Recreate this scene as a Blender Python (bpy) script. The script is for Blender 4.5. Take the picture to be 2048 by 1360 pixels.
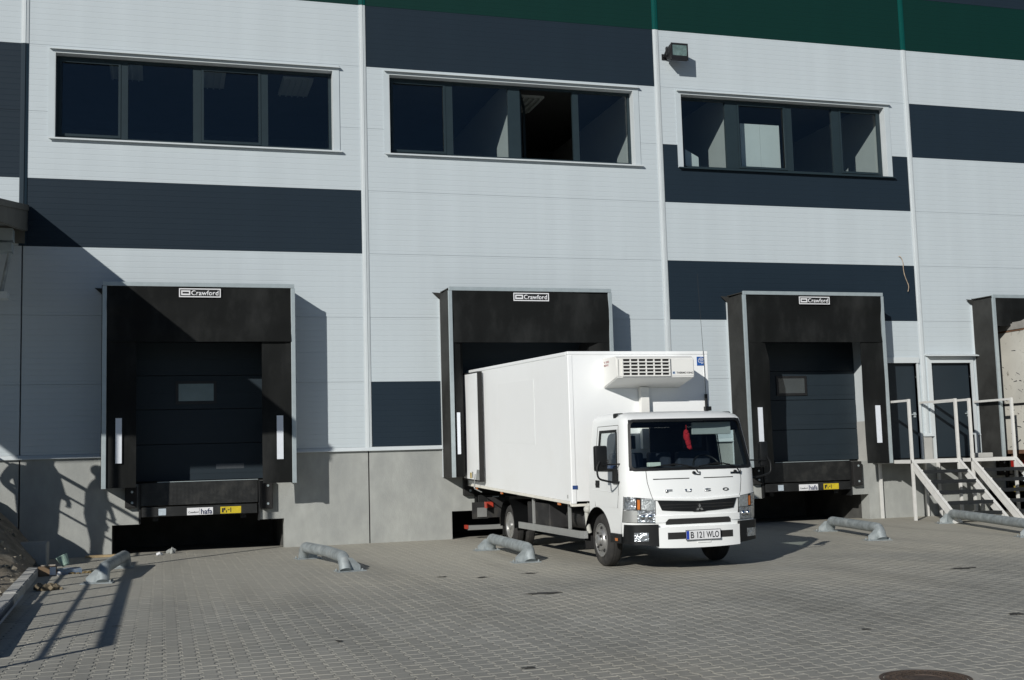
import bpy, bmesh, math, random
from mathutils import Vector, Matrix
random.seed(7)
for o in list(bpy.data.objects): bpy.data.objects.remove(o)
SC = bpy.context.scene
C = SC.collection
PI = math.pi
R = math.radians

# ------------------------------------------------------------------ camera
cam_d = bpy.data.cameras.new('camera'); cam = bpy.data.objects.new('camera', cam_d); C.objects.link(cam)
cam_d.sensor_fit = 'HORIZONTAL'; cam_d.sensor_width = 36.0
cam_d.lens = 2343.0/2048*36.0
cam_d.clip_start = 0.1; cam_d.clip_end = 2000
CX, CY, CZ = 2.3295, -21.5336, 1.4843
yaw, pitch, roll = R(16.6794), R(5.7193), R(-1.6342)
fwd = Vector((math.sin(yaw)*math.cos(pitch), math.cos(yaw)*math.cos(pitch), math.sin(pitch)))
rt = Vector((math.cos(yaw), -math.sin(yaw), 0)); up = rt.cross(fwd)
r2 = rt*math.cos(roll)+up*math.sin(roll); u2 = up*math.cos(roll)-rt*math.sin(roll)
M = Matrix((r2, u2, -fwd)).transposed().to_4x4(); M.translation = (CX, CY, CZ)
cam.matrix_world = M
SC.camera = cam

# ------------------------------------------------------------------ sky, sun, exposure
SUN = Vector((-0.935, -1.0, 0.586)).normalized()
W = bpy.data.worlds.new('World'); SC.world = W; W.use_nodes = True
nt = W.node_tree
sky = nt.nodes.new('ShaderNodeTexSky'); sky.sky_type = 'NISHITA'; sky.sun_disc = False
sky.sun_elevation = math.asin(SUN.z); sky.sun_rotation = math.atan2(SUN.x, SUN.y) % (2*PI)
sky.air_density = 1.0; sky.dust_density = 0.1; sky.ozone_density = 6.0
bg = nt.nodes['Background']; bg.inputs['Strength'].default_value = 0.056
nt.links.new(sky.outputs[0], bg.inputs['Color'])
sd = bpy.data.lights.new('sun', 'SUN'); sd.energy = 5.0; sd.angle = R(0.53); sd.color = (1.0, 0.965, 0.90)
sun = bpy.data.objects.new('sun', sd); C.objects.link(sun)
sun.rotation_euler = (-SUN).to_track_quat('-Z', 'Y').to_euler(); sun.location = (-20, -30, 25)
SC.view_settings.view_transform = 'Standard'; SC.view_settings.look = 'None'
SC.view_settings.exposure = -0.42; SC.view_settings.gamma = 1.0
SC.view_settings.use_curve_mapping = False

# ------------------------------------------------------------------ materials
def N(t, typ, **kw):
    n = t.nodes.new(typ)
    for k, v in kw.items(): setattr(n, k, v)
    return n
def mat(name, col, rough=0.6, metal=0.0, var=0.08, vscale=3.0, bump=0.0, bscale=40.0, spec=0.5,
        dirt=None, dscale=1.2, dlo=0.5, dhi=0.75, coat=0.0, coord='Object', stretch=None):
    m = bpy.data.materials.new(name); m.use_nodes = True; t = m.node_tree
    b = t.nodes['Principled BSDF']
    b.inputs['Roughness'].default_value = rough; b.inputs['Metallic'].default_value = metal
    b.inputs['Specular IOR Level'].default_value = spec
    b.inputs['Coat Weight'].default_value = coat
    tc = N(t, 'ShaderNodeTexCoord'); src = tc.outputs[coord]
    if stretch:
        mp = N(t, 'ShaderNodeMapping'); mp.inputs['Scale'].default_value = stretch
        t.links.new(src, mp.inputs['Vector']); src = mp.outputs[0]
    nz = N(t, 'ShaderNodeTexNoise'); nz.inputs['Scale'].default_value = vscale; nz.inputs['Detail'].default_value = 8
    t.links.new(src, nz.inputs['Vector'])
    mx = N(t, 'ShaderNodeMix', data_type='RGBA')
    mx.inputs['A'].default_value = tuple(c*(1-var) for c in col)+(1,)
    mx.inputs['B'].default_value = tuple(min(1, c*(1+var)) for c in col)+(1,)
    rmp = N(t, 'ShaderNodeMapRange'); rmp.inputs[1].default_value = 0.3; rmp.inputs[2].default_value = 0.7
    t.links.new(nz.outputs['Fac'], rmp.inputs[0]); t.links.new(rmp.outputs[0], mx.inputs['Factor'])
    out = mx.outputs['Result']
    if dirt:
        n2 = N(t, 'ShaderNodeTexNoise'); n2.inputs['Scale'].default_value = dscale; n2.inputs['Detail'].default_value = 10
        n2.inputs['Roughness'].default_value = 0.65
        t.links.new(src, n2.inputs['Vector'])
        r2_ = N(t, 'ShaderNodeMapRange'); r2_.inputs[1].default_value = dlo; r2_.inputs[2].default_value = dhi
        t.links.new(n2.outputs['Fac'], r2_.inputs[0])
        m2 = N(t, 'ShaderNodeMix', data_type='RGBA'); m2.inputs['B'].default_value = tuple(dirt)+(1,)
        t.links.new(out, m2.inputs['A']); t.links.new(r2_.outputs[0], m2.inputs['Factor']); out = m2.outputs['Result']
    t.links.new(out, b.inputs['Base Color'])
    if bump:
        n3 = N(t, 'ShaderNodeTexNoise'); n3.inputs['Scale'].default_value = bscale; n3.inputs['Detail'].default_value = 6
        t.links.new(src, n3.inputs['Vector'])
        bp = N(t, 'ShaderNodeBump'); bp.inputs['Strength'].default_value = bump; bp.inputs['Distance'].default_value = 0.02
        t.links.new(n3.outputs['Fac'], bp.inputs['Height']); t.links.new(bp.outputs[0], b.inputs['Normal'])
    return m
def panel_mat(name, col, rough=0.45, spec=0.35):
    # coated sandwich panel: fine horizontal micro ribs and slight rain streaks
    m = mat(name, col, rough, 0, 0.035, 1.1, spec=spec, coord='Object', stretch=(1.6, 1, 0.16), dirt=tuple(c*0.955 for c in col), dscale=0.8, dlo=0.5, dhi=0.85)
    t = m.node_tree; b = t.nodes['Principled BSDF']
    g = N(t, 'ShaderNodeNewGeometry'); s = N(t, 'ShaderNodeSeparateXYZ'); t.links.new(g.outputs['Position'], s.inputs[0])
    k = N(t, 'ShaderNodeMath', operation='MULTIPLY'); k.inputs[1].default_value = 1/0.1003
    t.links.new(s.outputs['Z'], k.inputs[0])
    f = N(t, 'ShaderNodeMath', operation='FRACT'); t.links.new(k.outputs[0], f.inputs[0])
    pp = N(t, 'ShaderNodeMath', operation='PINGPONG'); pp.inputs[1].default_value = 0.5; t.links.new(f.outputs[0], pp.inputs[0])
    mr = N(t, 'ShaderNodeMapRange'); mr.inputs[1].default_value = 0.0; mr.inputs[2].default_value = 0.10
    t.links.new(pp.outputs[0], mr.inputs[0])
    nz = N(t, 'ShaderNodeTexNoise'); nz.inputs['Scale'].default_value = 1.3
    t.links.new(g.outputs['Position'], nz.inputs['Vector'])
    ad = N(t, 'ShaderNodeMath', operation='MULTIPLY_ADD'); ad.inputs[1].default_value = 1.6
    t.links.new(nz.outputs['Fac'], ad.inputs[0]); t.links.new(mr.outputs[0], ad.inputs[2])
    bp = N(t, 'ShaderNodeBump'); bp.inputs['Strength'].default_value = 0.5; bp.inputs['Distance'].default_value = 0.006
    t.links.new(ad.outputs[0], bp.inputs['Height']); t.links.new(bp.outputs[0], b.inputs['Normal'])
    return m
def glass_mat(name, tint=(0.75, 0.82, 0.84), refl=1.0):
    m = bpy.data.materials.new(name); m.use_nodes = True; t = m.node_tree
    t.nodes.remove(t.nodes['Principled BSDF']); out = t.nodes['Material Output']
    tr = N(t, 'ShaderNodeBsdfTransparent'); tr.inputs[0].default_value = tuple(tint)+(1,)
    gl = N(t, 'ShaderNodeBsdfGlossy'); gl.inputs['Roughness'].default_value = 0.02
    lw = N(t, 'ShaderNodeLayerWeight'); lw.inputs[0].default_value = 0.5
    pw = N(t, 'ShaderNodeMath', operation='POWER'); pw.inputs[1].default_value = 5.0; t.links.new(lw.outputs['Facing'], pw.inputs[0])
    mu = N(t, 'ShaderNodeMath', operation='MULTIPLY_ADD'); mu.inputs[1].default_value = 0.92*refl; mu.inputs[2].default_value = 0.045*refl
    t.links.new(pw.outputs[0], mu.inputs[0])
    mx = N(t, 'ShaderNodeMixShader'); t.links.new(mu.outputs[0], mx.inputs[0])
    t.links.new(tr.outputs[0], mx.inputs[1]); t.links.new(gl.outputs[0], mx.inputs[2]); t.links.new(mx.outputs[0], out.inputs[0])
    return m
M_ = {}
M_['light'] = panel_mat('light_panel', (0.515, 0.575, 0.608))
M_['dark'] = panel_mat('dark_panel', (0.0135, 0.0248, 0.0375), 0.6, 0.2)
M_['green'] = panel_mat('green_panel', (0.002, 0.027, 0.0225), 0.6, 0.2)
M_['trimwhite'] = mat('white_trim', (0.585, 0.632, 0.652), 0.4, 0, 0.03)
M_['surround'] = mat('window_surround', (0.50, 0.56, 0.59), 0.45, 0, 0.03)
M_['trimdark'] = mat('dark_trim', (0.013, 0.028, 0.042), 0.5, 0, 0.05, spec=0.25)
M_['trimgreen'] = mat('green_trim', (0.0, 0.07, 0.06), 0.4, 0, 0.05)
M_['shadowgap'] = mat('joint_gap', (0.02, 0.02, 0.02), 0.9)
M_['concrete'] = mat('cast_concrete', (0.36, 0.372, 0.355), 0.85, 0, 0.10, 6.0, 0.2, 60, dirt=(0.265, 0.278, 0.272), dscale=1.3, dlo=0.42, dhi=0.80, stretch=(1, 1, 0.55))
M_['concrete_light'] = mat('concrete_edge', (0.42, 0.42, 0.40), 0.85, 0, 0.1, 2.0, 0.1, 60)
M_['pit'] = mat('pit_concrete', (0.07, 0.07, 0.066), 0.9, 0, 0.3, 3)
M_['galv'] = mat('galvanised_steel', (0.30, 0.335, 0.345), 0.55, 0.25, 0.28, 9, 0.05, 50, dirt=(0.44, 0.46, 0.45), dscale=6, dlo=0.55, dhi=0.75)
M_['alu'] = mat('aluminium_profile', (0.40, 0.46, 0.48), 0.45, 0.3, 0.06, 8)
M_['curtain'] = mat('black_rubber_sheet', (0.0085, 0.0095, 0.0095), 0.7, 0, 0.35, 1.6, 0.25, 5, spec=0.15, dirt=(0.029, 0.030, 0.030), dscale=1.6, dlo=0.5, dhi=0.85, stretch=(1, 1, 0.45))
M_['sidefabric'] = mat('grey_side_fabric', (0.046, 0.047, 0.045), 0.75, 0, 0.25, 1.2, 0.2, 4, spec=0.15, dirt=(0.018, 0.018, 0.017), dscale=1.0, dlo=0.4, dhi=0.7)
M_['white'] = mat('white_paint', (0.80, 0.81, 0.80), 0.35, 0, 0.02, 4)
M_['stripe'] = mat('reflective_white_tape', (0.72, 0.76, 0.82), 0.35, 0, 0.03, 9)
M_['black'] = mat('black_paint', (0.012, 0.012, 0.013), 0.5, 0, 0.2, 8)
M_['rubber'] = mat('black_rubber', (0.012, 0.012, 0.012), 0.8, 0, 0.25, 12, 0.2, 60)
M_['steelblack'] = mat('worn_black_steel', (0.011, 0.012, 0.0125), 0.55, 0.1, 0.4, 5, 0.1, 60, dirt=(0.035, 0.035, 0.033), dscale=5, dlo=0.55, dhi=0.8)
M_['doorsec'] = mat('dock_door_steel', (0.020, 0.030, 0.039), 0.5, 0, 0.06, 2, spec=0.25)
M_['frame'] = mat('anthracite_frame', (0.020, 0.034, 0.042), 0.45, 0, 0.05, 6, spec=0.25)
M_['glass'] = glass_mat('window_glass', (0.90, 0.94, 0.95))
M_['wsglass'] = glass_mat('vehicle_glass', (0.82, 0.89, 0.89))
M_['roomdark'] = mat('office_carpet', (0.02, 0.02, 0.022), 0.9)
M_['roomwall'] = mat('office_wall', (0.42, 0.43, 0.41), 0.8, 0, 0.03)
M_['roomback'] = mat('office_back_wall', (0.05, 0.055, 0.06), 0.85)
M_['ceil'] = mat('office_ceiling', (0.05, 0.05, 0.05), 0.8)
M_['board'] = mat('white_board', (0.55, 0.58, 0.56), 0.5, 0, 0.03)
M_['yellow'] = mat('yellow_label', (0.58, 0.45, 0.02), 0.5, 0, 0.12, 14)
M_['labelwhite'] = mat('white_label', (0.75, 0.76, 0.78), 0.5, 0, 0.04, 14)
M_['ink'] = mat('black_ink', (0.01, 0.012, 0.02), 0.6)
M_['blueink'] = mat('blue_ink', (0.012, 0.022, 0.09), 0.6)

# ------------------------------------------------------------------ mesh helpers
def bm_new(): return bmesh.new()
def box(bm, x0, x1, y0, y1, z0, z1, bev=0.0):
    vs = [bm.verts.new((x, y, z)) for z in (z0, z1) for y in (y0, y1) for x in (x0, x1)]
    F = [(0,2,3,1),(4,5,7,6),(0,1,5,4),(2,6,7,3),(0,4,6,2),(1,3,7,5)]
    fs = [bm.faces.new([vs[i] for i in f]) for f in F]
    if bev > 0:
        es = list({e for f in fs for e in f.edges})
        bmesh.ops.bevel(bm, geom=es, offset=bev, segments=2, affect='EDGES', profile=0.5)
    return vs
def prism(bm, pts, axis, a0, a1):
    """extrude a 2D polygon along an axis: axis 'x' pts=(y,z); 'y' pts=(x,z); 'z' pts=(x,y)"""
    def P(p, a):
        return (a, p[0], p[1]) if axis == 'x' else ((p[0], a, p[1]) if axis == 'y' else (p[0], p[1], a))
    A = [bm.verts.new(P(p, a0)) for p in pts]; B = [bm.verts.new(P(p, a1)) for p in pts]
    n = len(pts); fs = []
    fs.append(bm.faces.new(A)); fs.append(bm.faces.new(B[::-1]))
    for i in range(n):
        j = (i+1) % n; fs.append(bm.faces.new((A[j], A[i], B[i], B[j])))
    return fs
def tube(bm, pts, r, seg=10, cap=True):
    pts = [Vector(p) for p in pts]; n = len(pts); rings = []
    prev = None
    for i, p in enumerate(pts):
        if i == 0: d = pts[1]-pts[0]
        elif i == n-1: d = pts[-1]-pts[-2]
        else: d = (pts[i+1]-p).normalized()+(p-pts[i-1]).normalized()
        d.normalize()
        if prev is None:
            a = Vector((0, 0, 1)) if abs(d.z) < 0.9 else Vector((1, 0, 0))
            x = d.cross(a).normalized()
        else:
            x = (prev-d*prev.dot(d)).normalized()
        prev = x; y = d.cross(x)
        rr = r[i] if isinstance(r, (list, tuple)) else r
        sc = 1.0
        if 0 < i < n-1:
            c = (pts[i+1]-p).normalized().dot((p-pts[i-1]).normalized()); sc = 1/max(0.5, math.sqrt((1+c)/2))
        rings.append([bm.verts.new(p+(x*math.cos(2*PI*k/seg)+y*math.sin(2*PI*k/seg))*rr*(1 if sc == 1 else 1)) for k in range(seg)])
    for i in range(n-1):
        for k in range(seg):
            bm.faces.new((rings[i][k], rings[i][(k+1) % seg], rings[i+1][(k+1) % seg], rings[i+1][k]))
    if cap:
        bm.faces.new(rings[0][::-1]); bm.faces.new(rings[-1])
def lathe(bm, prof, c, axis='x', seg=28):
    """prof: list (a, r) along the axis through c"""
    rings = []
    for a, r in prof:
        ring = []
        for k in range(seg):
            t = 2*PI*k/seg; u, v = math.cos(t)*r, math.sin(t)*r
            p = (c[0]+a, c[1]+u, c[2]+v) if axis == 'x' else ((c[0]+u, c[1]+a, c[2]+v) if axis == 'y' else (c[0]+u, c[1]+v, c[2]+a))
            ring.append(bm.verts.new(p))
        rings.append(ring)
    for i in range(len(prof)-1):
        for k in range(seg):
            bm.faces.new((rings[i][k], rings[i][(k+1) % seg], rings[i+1][(k+1) % seg], rings[i+1][k]))
    for ring, fl in ((rings[0], 1), (rings[-1], 0)):
        try: bm.faces.new(ring[::-1] if fl else ring)
        except ValueError: pass
def curve_round(pts, rad=0.12, n=5):
    out = [Vector(pts[0])]
    for i in range(1, len(pts)-1):
        p = Vector(pts[i]); a = (Vector(pts[i-1])-p); b = (Vector(pts[i+1])-p)
        ra = min(rad, a.length*0.45, b.length*0.45)
        A = p+a.normalized()*ra; B = p+b.normalized()*ra
        for k in range(n+1):
            t = k/n; out.append(A*(1-t)**2+p*2*t*(1-t)+B*t*t)
    out.append(Vector(pts[-1])); return out

def wloc(o):
    l = Vector(o.location)
    while o.parent: o = o.parent; l += Vector(o.location)
    return l
def obj(name, bm, m, parent=None, smooth=None, base=False):
    """bmesh in world coordinates -> object whose origin sits in its own middle"""
    me = bpy.data.meshes.new(name)
    bmesh.ops.recalc_face_normals(bm, faces=bm.faces)
    xs = [v.co for v in bm.verts]
    lo = Vector((min(v.x for v in xs), min(v.y for v in xs), min(v.z for v in xs)))
    hi = Vector((max(v.x for v in xs), max(v.y for v in xs), max(v.z for v in xs)))
    c = (lo+hi)/2
    if base: c.z = lo.z
    bmesh.ops.translate(bm, verts=bm.verts, vec=-c)
    bm.to_mesh(me); bm.free()
    for mm in (m if isinstance(m, (list, tuple)) else [m]): me.materials.append(mm)
    if smooth is not None:
        for p in me.polygons: p.use_smooth = True
        me.set_sharp_from_angle(angle=R(smooth))
    o = bpy.data.objects.new(name, me); C.objects.link(o)
    if parent:
        o.parent = parent; o.location = c-wloc(parent)
    else: o.location = c
    return o
SPLIT = {'door_reveal', 'opening_jamb', 'corner_profile', 'roof_profile', 'floor_profile', 'tool_box', 'end_plate', 'chassis_rail', 'cross_member', 'underrun_end',
         'mud_flap', 'chassis_beam', 'support_leg', 'side_frame', 'underrun_hanger', 'purlin', 'cover_seam', 'handrail', 'landing_frame', 'rear_panel', 'leveller_pit'}
def bobj(name, m, parent, *boxes, bev=0.0):
    if len(boxes) > 1 and name in SPLIT:
        return [bobj(name, m, parent, b, bev=bev) for b in boxes][0]
    bm = bm_new()
    for b in boxes: box(bm, *b, bev=bev)
    return obj(name, bm, m, parent)
def tag(o, label=None, cat=None, group=None, kind=None):
    if label: o['label'] = label
    if cat: o['category'] = cat
    if group: o['group'] = group
    if kind: o['kind'] = kind
    return o
def thing(name, label, cat, loc, group=None):
    o = bpy.data.objects.new(name, None); C.objects.link(o); o.location = loc; o.empty_display_size = 0.2
    return tag(o, label, cat, group)
def part_empty(name, loc, parent):
    o = bpy.data.objects.new(name, None); C.objects.link(o); o.parent = parent; o.location = Vector(loc)-wloc(parent); o.empty_display_size = 0.1
    return o
def copy_tree(o, parent=None):
    c = o.copy(); C.objects.link(c)
    if parent: c.parent = parent
    for ch in list(o.children): copy_tree(ch, c)
    return c
def text_bm(s, size, bold=0.0, spacing=1.0):
    cu = bpy.data.curves.new('t', 'FONT'); cu.body = s; cu.size = size; cu.offset = bold; cu.space_character = spacing
    cu.resolution_u = 3
    to = bpy.data.objects.new('t', cu); C.objects.link(to)
    dg = bpy.context.evaluated_depsgraph_get(); dg.update()
    me = bpy.data.meshes.new_from_object(to.evaluated_get(dg))
    bm = bm_new(); bm.from_mesh(me); bpy.data.objects.remove(to); bpy.data.curves.remove(cu); bpy.data.meshes.remove(me)
    return bm
def text(name, s, x0, x1, y, z0, z1, m, parent, bold=0.0, depth=0.002, spacing=1.0, yfun=None):
    """lettering facing -Y that fills the given rectangle"""
    bm = text_bm(s, 1.0, bold, spacing)
    if not bm.verts: return None
    xs = [v.co.x for v in bm.verts]; ys = [v.co.y for v in bm.verts]
    sx = (x1-x0)/(max(xs)-min(xs)); sz = (z1-z0)/(max(ys)-min(ys)); ax, az = min(xs), min(ys)
    for v in bm.verts:
        X = x0+(v.co.x-ax)*sx; Z = z0+(v.co.y-az)*sz
        v.co = (X, y if yfun is None else yfun(X, Z), Z)
    r = bmesh.ops.extrude_face_region(bm, geom=list(bm.faces))
    for g in r['geom']:
        if isinstance(g, bmesh.types.BMVert): g.co.y -= depth
    return obj(name, bm, m, parent)

G0 = 1.75          # level of the plinth's top above the yard
PH = 1.2034        # height of one sandwich panel
def row(r): return G0+r*PH
XS = {-1: -6.0, 0: 0.0, 1: 5.965, 2: 12.045, 3: 17.97, 4: 23.9, 5: 29.9}
DOCK = [2.96, 8.985, 15.005, 20.92]

# ================================================================== yard and ground
def paving_mat(name, island=True):
    m = bpy.data.materials.new(name); m.use_nodes = True; t = m.node_tree; b = t.nodes['Principled BSDF']
    b.inputs['Roughness'].default_value = 0.85; b.inputs['Specular IOR Level'].default_value = 0.3
    g = N(t, 'ShaderNodeNewGeometry')
    base = N(t, 'ShaderNodeMix', data_type='RGBA')
    base.inputs['A'].default_value = (0.226, 0.224, 0.202, 1) if island else (0.37, 0.36, 0.32, 1)
    base.inputs['B'].default_value = (0.345, 0.340, 0.308, 1) if island else (0.44, 0.425, 0.375, 1)
    if island:
        n0 = N(t, 'ShaderNodeTexNoise'); n0.inputs['Scale'].default_value = 0.55; n0.inputs['Detail'].default_value = 5
        t.links.new(g.outputs['Position'], n0.inputs['Vector'])
        a = N(t, 'ShaderNodeMath', operation='MULTIPLY_ADD'); a.inputs[1].default_value = 0.45
        t.links.new(g.outputs['Random Per Island'], a.inputs[0])
        s_ = N(t, 'ShaderNodeMapRange'); s_.inputs[1].default_value = 0.3; s_.inputs[2].default_value = 0.7; s_.inputs[4].default_value = 0.65
        t.links.new(n0.outputs['Fac'], s_.inputs[0]); t.links.new(s_.outputs[0], a.inputs[2])
        t.links.new(a.outputs[0], base.inputs['Factor'])
    # fine speckle
    n1 = N(t, 'ShaderNodeTexNoise'); n1.inputs['Scale'].default_value = 70; n1.inputs['Detail'].default_value = 4
    t.links.new(g.outputs['Position'], n1.inputs['Vector'])
    mr = N(t, 'ShaderNodeMapRange'); mr.inputs[3].default_value = 0.78; mr.inputs[4].default_value = 1.22
    t.links.new(n1.outputs['Fac'], mr.inputs[0])
    mul = N(t, 'ShaderNodeMix', data_type='RGBA', blend_type='MULTIPLY'); mul.inputs['Factor'].default_value = 1
    t.links.new(base.outputs['Result'], mul.inputs['A']); t.links.new(mr.outputs[0], mul.inputs['B'])
    # blown sand, thick near the docks and patchy further out
    s = N(t, 'ShaderNodeSeparateXYZ'); t.links.new(g.outputs['Position'], s.inputs[0])
    gr = N(t, 'ShaderNodeMapRange'); gr.inputs[1].default_value = -11.0; gr.inputs[2].default_value = -2.5
    t.links.new(s.outputs['Y'], gr.inputs[0])
    n2 = N(t, 'ShaderNodeTexNoise'); n2.inputs['Scale'].default_value = 0.38; n2.inputs['Detail'].default_value = 9; n2.inputs['Roughness'].default_value = 0.6
    t.links.new(g.outputs['Position'], n2.inputs['Vector'])
    ad = N(t, 'ShaderNodeMath', operation='MULTIPLY_ADD'); ad.inputs[1].default_value = 0.42
    t.links.new(gr.outputs[0], ad.inputs[0]); t.links.new(n2.outputs['Fac'], ad.inputs[2])
    r3 = N(t, 'ShaderNodeMapRange'); r3.inputs[1].default_value = 0.46; r3.inputs[2].default_value = 0.78; r3.inputs[4].default_value = 0.85
    t.links.new(ad.outputs[0], r3.inputs[0])
    n3 = N(t, 'ShaderNodeTexNoise'); n3.inputs['Scale'].default_value = 9; n3.inputs['Detail'].default_value = 6
    t.links.new(g.outputs['Position'], n3.inputs['Vector'])
    sc = N(t, 'ShaderNodeMix', data_type='RGBA'); sc.inputs['A'].default_value = (0.340, 0.325, 0.278, 1); sc.inputs['B'].default_value = (0.435, 0.415, 0.355, 1)
    t.links.new(n3.outputs['Fac'], sc.inputs['Factor'])
    m2 = N(t, 'ShaderNodeMix', data_type='RGBA'); t.links.new(r3.outputs[0], m2.inputs['Factor'])
    t.links.new(mul.outputs['Result'], m2.inputs['A']); t.links.new(sc.outputs['Result'], m2.inputs['B'])
    lx = N(t, 'ShaderNodeMapRange'); lx.inputs[1].default_value = 5.5; lx.inputs[2].default_value = 1.0; lx.inputs[4].default_value = 0.42
    t.links.new(s.outputs['X'], lx.inputs[0])
    ml = N(t, 'ShaderNodeMix', data_type='RGBA'); ml.inputs['B'].default_value = (0.38, 0.375, 0.335, 1)
    t.links.new(lx.outputs[0], ml.inputs['Factor']); t.links.new(m2.outputs['Result'], ml.inputs['A']); m2 = ml
    # tyre rubber and old oil: broad dark smears
    mp = N(t, 'ShaderNodeMapping'); mp.inputs['Scale'].default_value = (1.3, 0.14, 1); mp.inputs['Rotation'].default_value = (0, 0, R(-28))
    t.links.new(g.outputs['Position'], mp.inputs['Vector'])
    n4 = N(t, 'ShaderNodeTexNoise'); n4.inputs['Scale'].default_value = 1.0; n4.inputs['Detail'].default_value = 7
    t.links.new(mp.outputs[0], n4.inputs['Vector'])
    r4 = N(t, 'ShaderNodeMapRange'); r4.inputs[1].default_value = 0.52; r4.inputs[2].default_value = 0.80; r4.inputs[4].default_value = 0.42
    t.links.new(n4.outputs['Fac'], r4.inputs[0])
    m3 = N(t, 'ShaderNodeMix', data_type='RGBA'); m3.inputs['B'].default_value = (0.15, 0.147, 0.132, 1)
    t.links.new(r4.outputs[0], m3.inputs['Factor']); t.links.new(m2.outputs['Result'], m3.inputs['A'])
    t.links.new(m3.outputs['Result'], b.inputs['Base Color'])
    bp = N(t, 'ShaderNodeBump'); bp.inputs['Strength'].default_value = 0.25; bp.inputs['Distance'].default_value = 0.004
    t.links.new(n1.outputs['Fac'], bp.inputs['Height']); t.links.new(bp.outputs[0], b.inputs['Normal'])
    return m
M_['paver'] = paving_mat('concrete_paver', True); M_['sand'] = paving_mat('jointing_sand', False)
M_['earth'] = mat('dry_earth', (0.22, 0.19, 0.145), 0.95, 0, 0.35, 3, 0.9, 12, dirt=(0.36, 0.33, 0.27), dscale=4)
M_['far'] = mat('far_ground', (0.20, 0.195, 0.175), 0.9, 0, 0.2, 0.3)

bm = bm_new(); bmesh.ops.create_grid(bm, x_segments=1, y_segments=1, size=600)
for v in bm.verts: v.co.z = -0.05
tag(obj('ground', bm, M_['far']), kind='structure')
bm = bm_new()
vs = [bm.verts.new(p) for p in ((-14, 0.5, -0.0035), (44, 0.5, -0.0035), (44, -40, -0.0035), (-14, -40, -0.0035))]; bm.faces.new(vs)
pavement = tag(obj('pavement', bm, M_['sand']), kind='structure')
# interlocking I-shaped pavers, columns staggered by half a block
PX, PL, GAP = 0.1270, 0.1870, 0.0085
def paver_outline():
    w1, w2 = 0.150/2, 0.104/2
    prof = [(-PL/2, w1), (-PL*0.31, w1), (-PL*0.19, w2), (PL*0.19, w2), (PL*0.31, w1), (PL/2, w1)]
    ins = GAP/2
    prof = [(max(-PL/2+ins, min(PL/2-ins, y)), w-ins) for y, w in prof]
    return [(w, y) for y, w in prof]+[(-w, y) for y, w in prof[::-1]]
POUT = paver_outline()
def add_paver(V, F, cx, cy, tilt, fill=0.0):
    # fill: how far sand has closed the joints (blocks near the docks lie almost flush)
    n = len(POUT); b = len(V); k = 1-fill; e = 1+0.055*fill; tilt = [q*(1-0.93*fill) for q in tilt]
    for (x, y) in POUT: V.append((cx+x*e, cy+y*(1+0.038*fill), -0.009))
    for (x, y) in POUT: V.append((cx+x*(0.955+0.09*fill), cy+y*(0.965+0.066*fill), tilt[0]-0.0024*fill+tilt[1]*x+tilt[2]*y))
    F.append(tuple(b+n+i for i in range(n)))
    for i in range(n):
        j = (i+1) % n; F.append((b+i, b+j, b+n+j, b+n+i))
def kerb_x(y): return 0.63+(-y-3.0)*0.028
MH = (7.02, -14.90, 0.30)
spots = []
ix0, ix1 = 0, 190
for ix in range(ix0, ix1):
    x = 0.5+ix*PX
    for iy in range(0, 92):
        y = -0.15-iy*PL-(PL/2 if ix % 2 else 0)
        if y < -17.0 or x < kerb_x(y)+0.09: continue
        if x > 7.5+(y+15.2)*0.88+2.6: continue
        if math.hypot(x-MH[0], y-MH[1]) < MH[2]+0.06: continue
        spots.append((x, y))
def seen(p):
    d = Vector((p[0], p[1], 0))-Vector((CX, CY, CZ)); z = d.dot(fwd)
    return abs(d.dot(r2)/z*2343) < 1024 and -d.dot(u2)/z*2343 < 680
inview = sorted([p for p in spots if seen(p)], key=lambda p: (p[0]-CX)**2+(p[1]-CY)**2)
near = set(inview[:300])
proto_me = []
for k in range(6):
    V, F = [], []
    add_paver(V, F, 0, 0, (random.uniform(-.0008, .0014), random.uniform(-.012, .012), random.uniform(-.012, .012)))
    me = bpy.data.meshes.new('paver'); me.from_pydata(V, [], F); me.materials.append(M_['paver']); proto_me.append(me)
for p in inview[:300]:
    o = bpy.data.objects.new('paver', random.choice(proto_me)); C.objects.link(o); o.parent = pavement
    o.location = Vector((p[0], p[1], 0))-pavement.location
V, F = [], []
for p in spots:
    if p in near: continue
    add_paver(V, F, p[0], p[1], fill=max(0, min(random.uniform(.62, .98), (p[1]+9.6+1.6*math.sin(p[0]*0.8)+1.0*math.sin(p[0]*2.3+p[1]))/5.5)), tilt=(random.uniform(-.0008, .0014), random.uniform(-.012, .012), random.uniform(-.012, .012)))
me = bpy.data.meshes.new('paving_blocks'); me.from_pydata(V, [], F); me.materials.append(M_['paver'])
pb = bpy.data.objects.new('paving_blocks', me); C.objects.link(pb); pb.parent = pavement; pb.location = -pavement.location; pb['kind'] = 'stuff'

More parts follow.
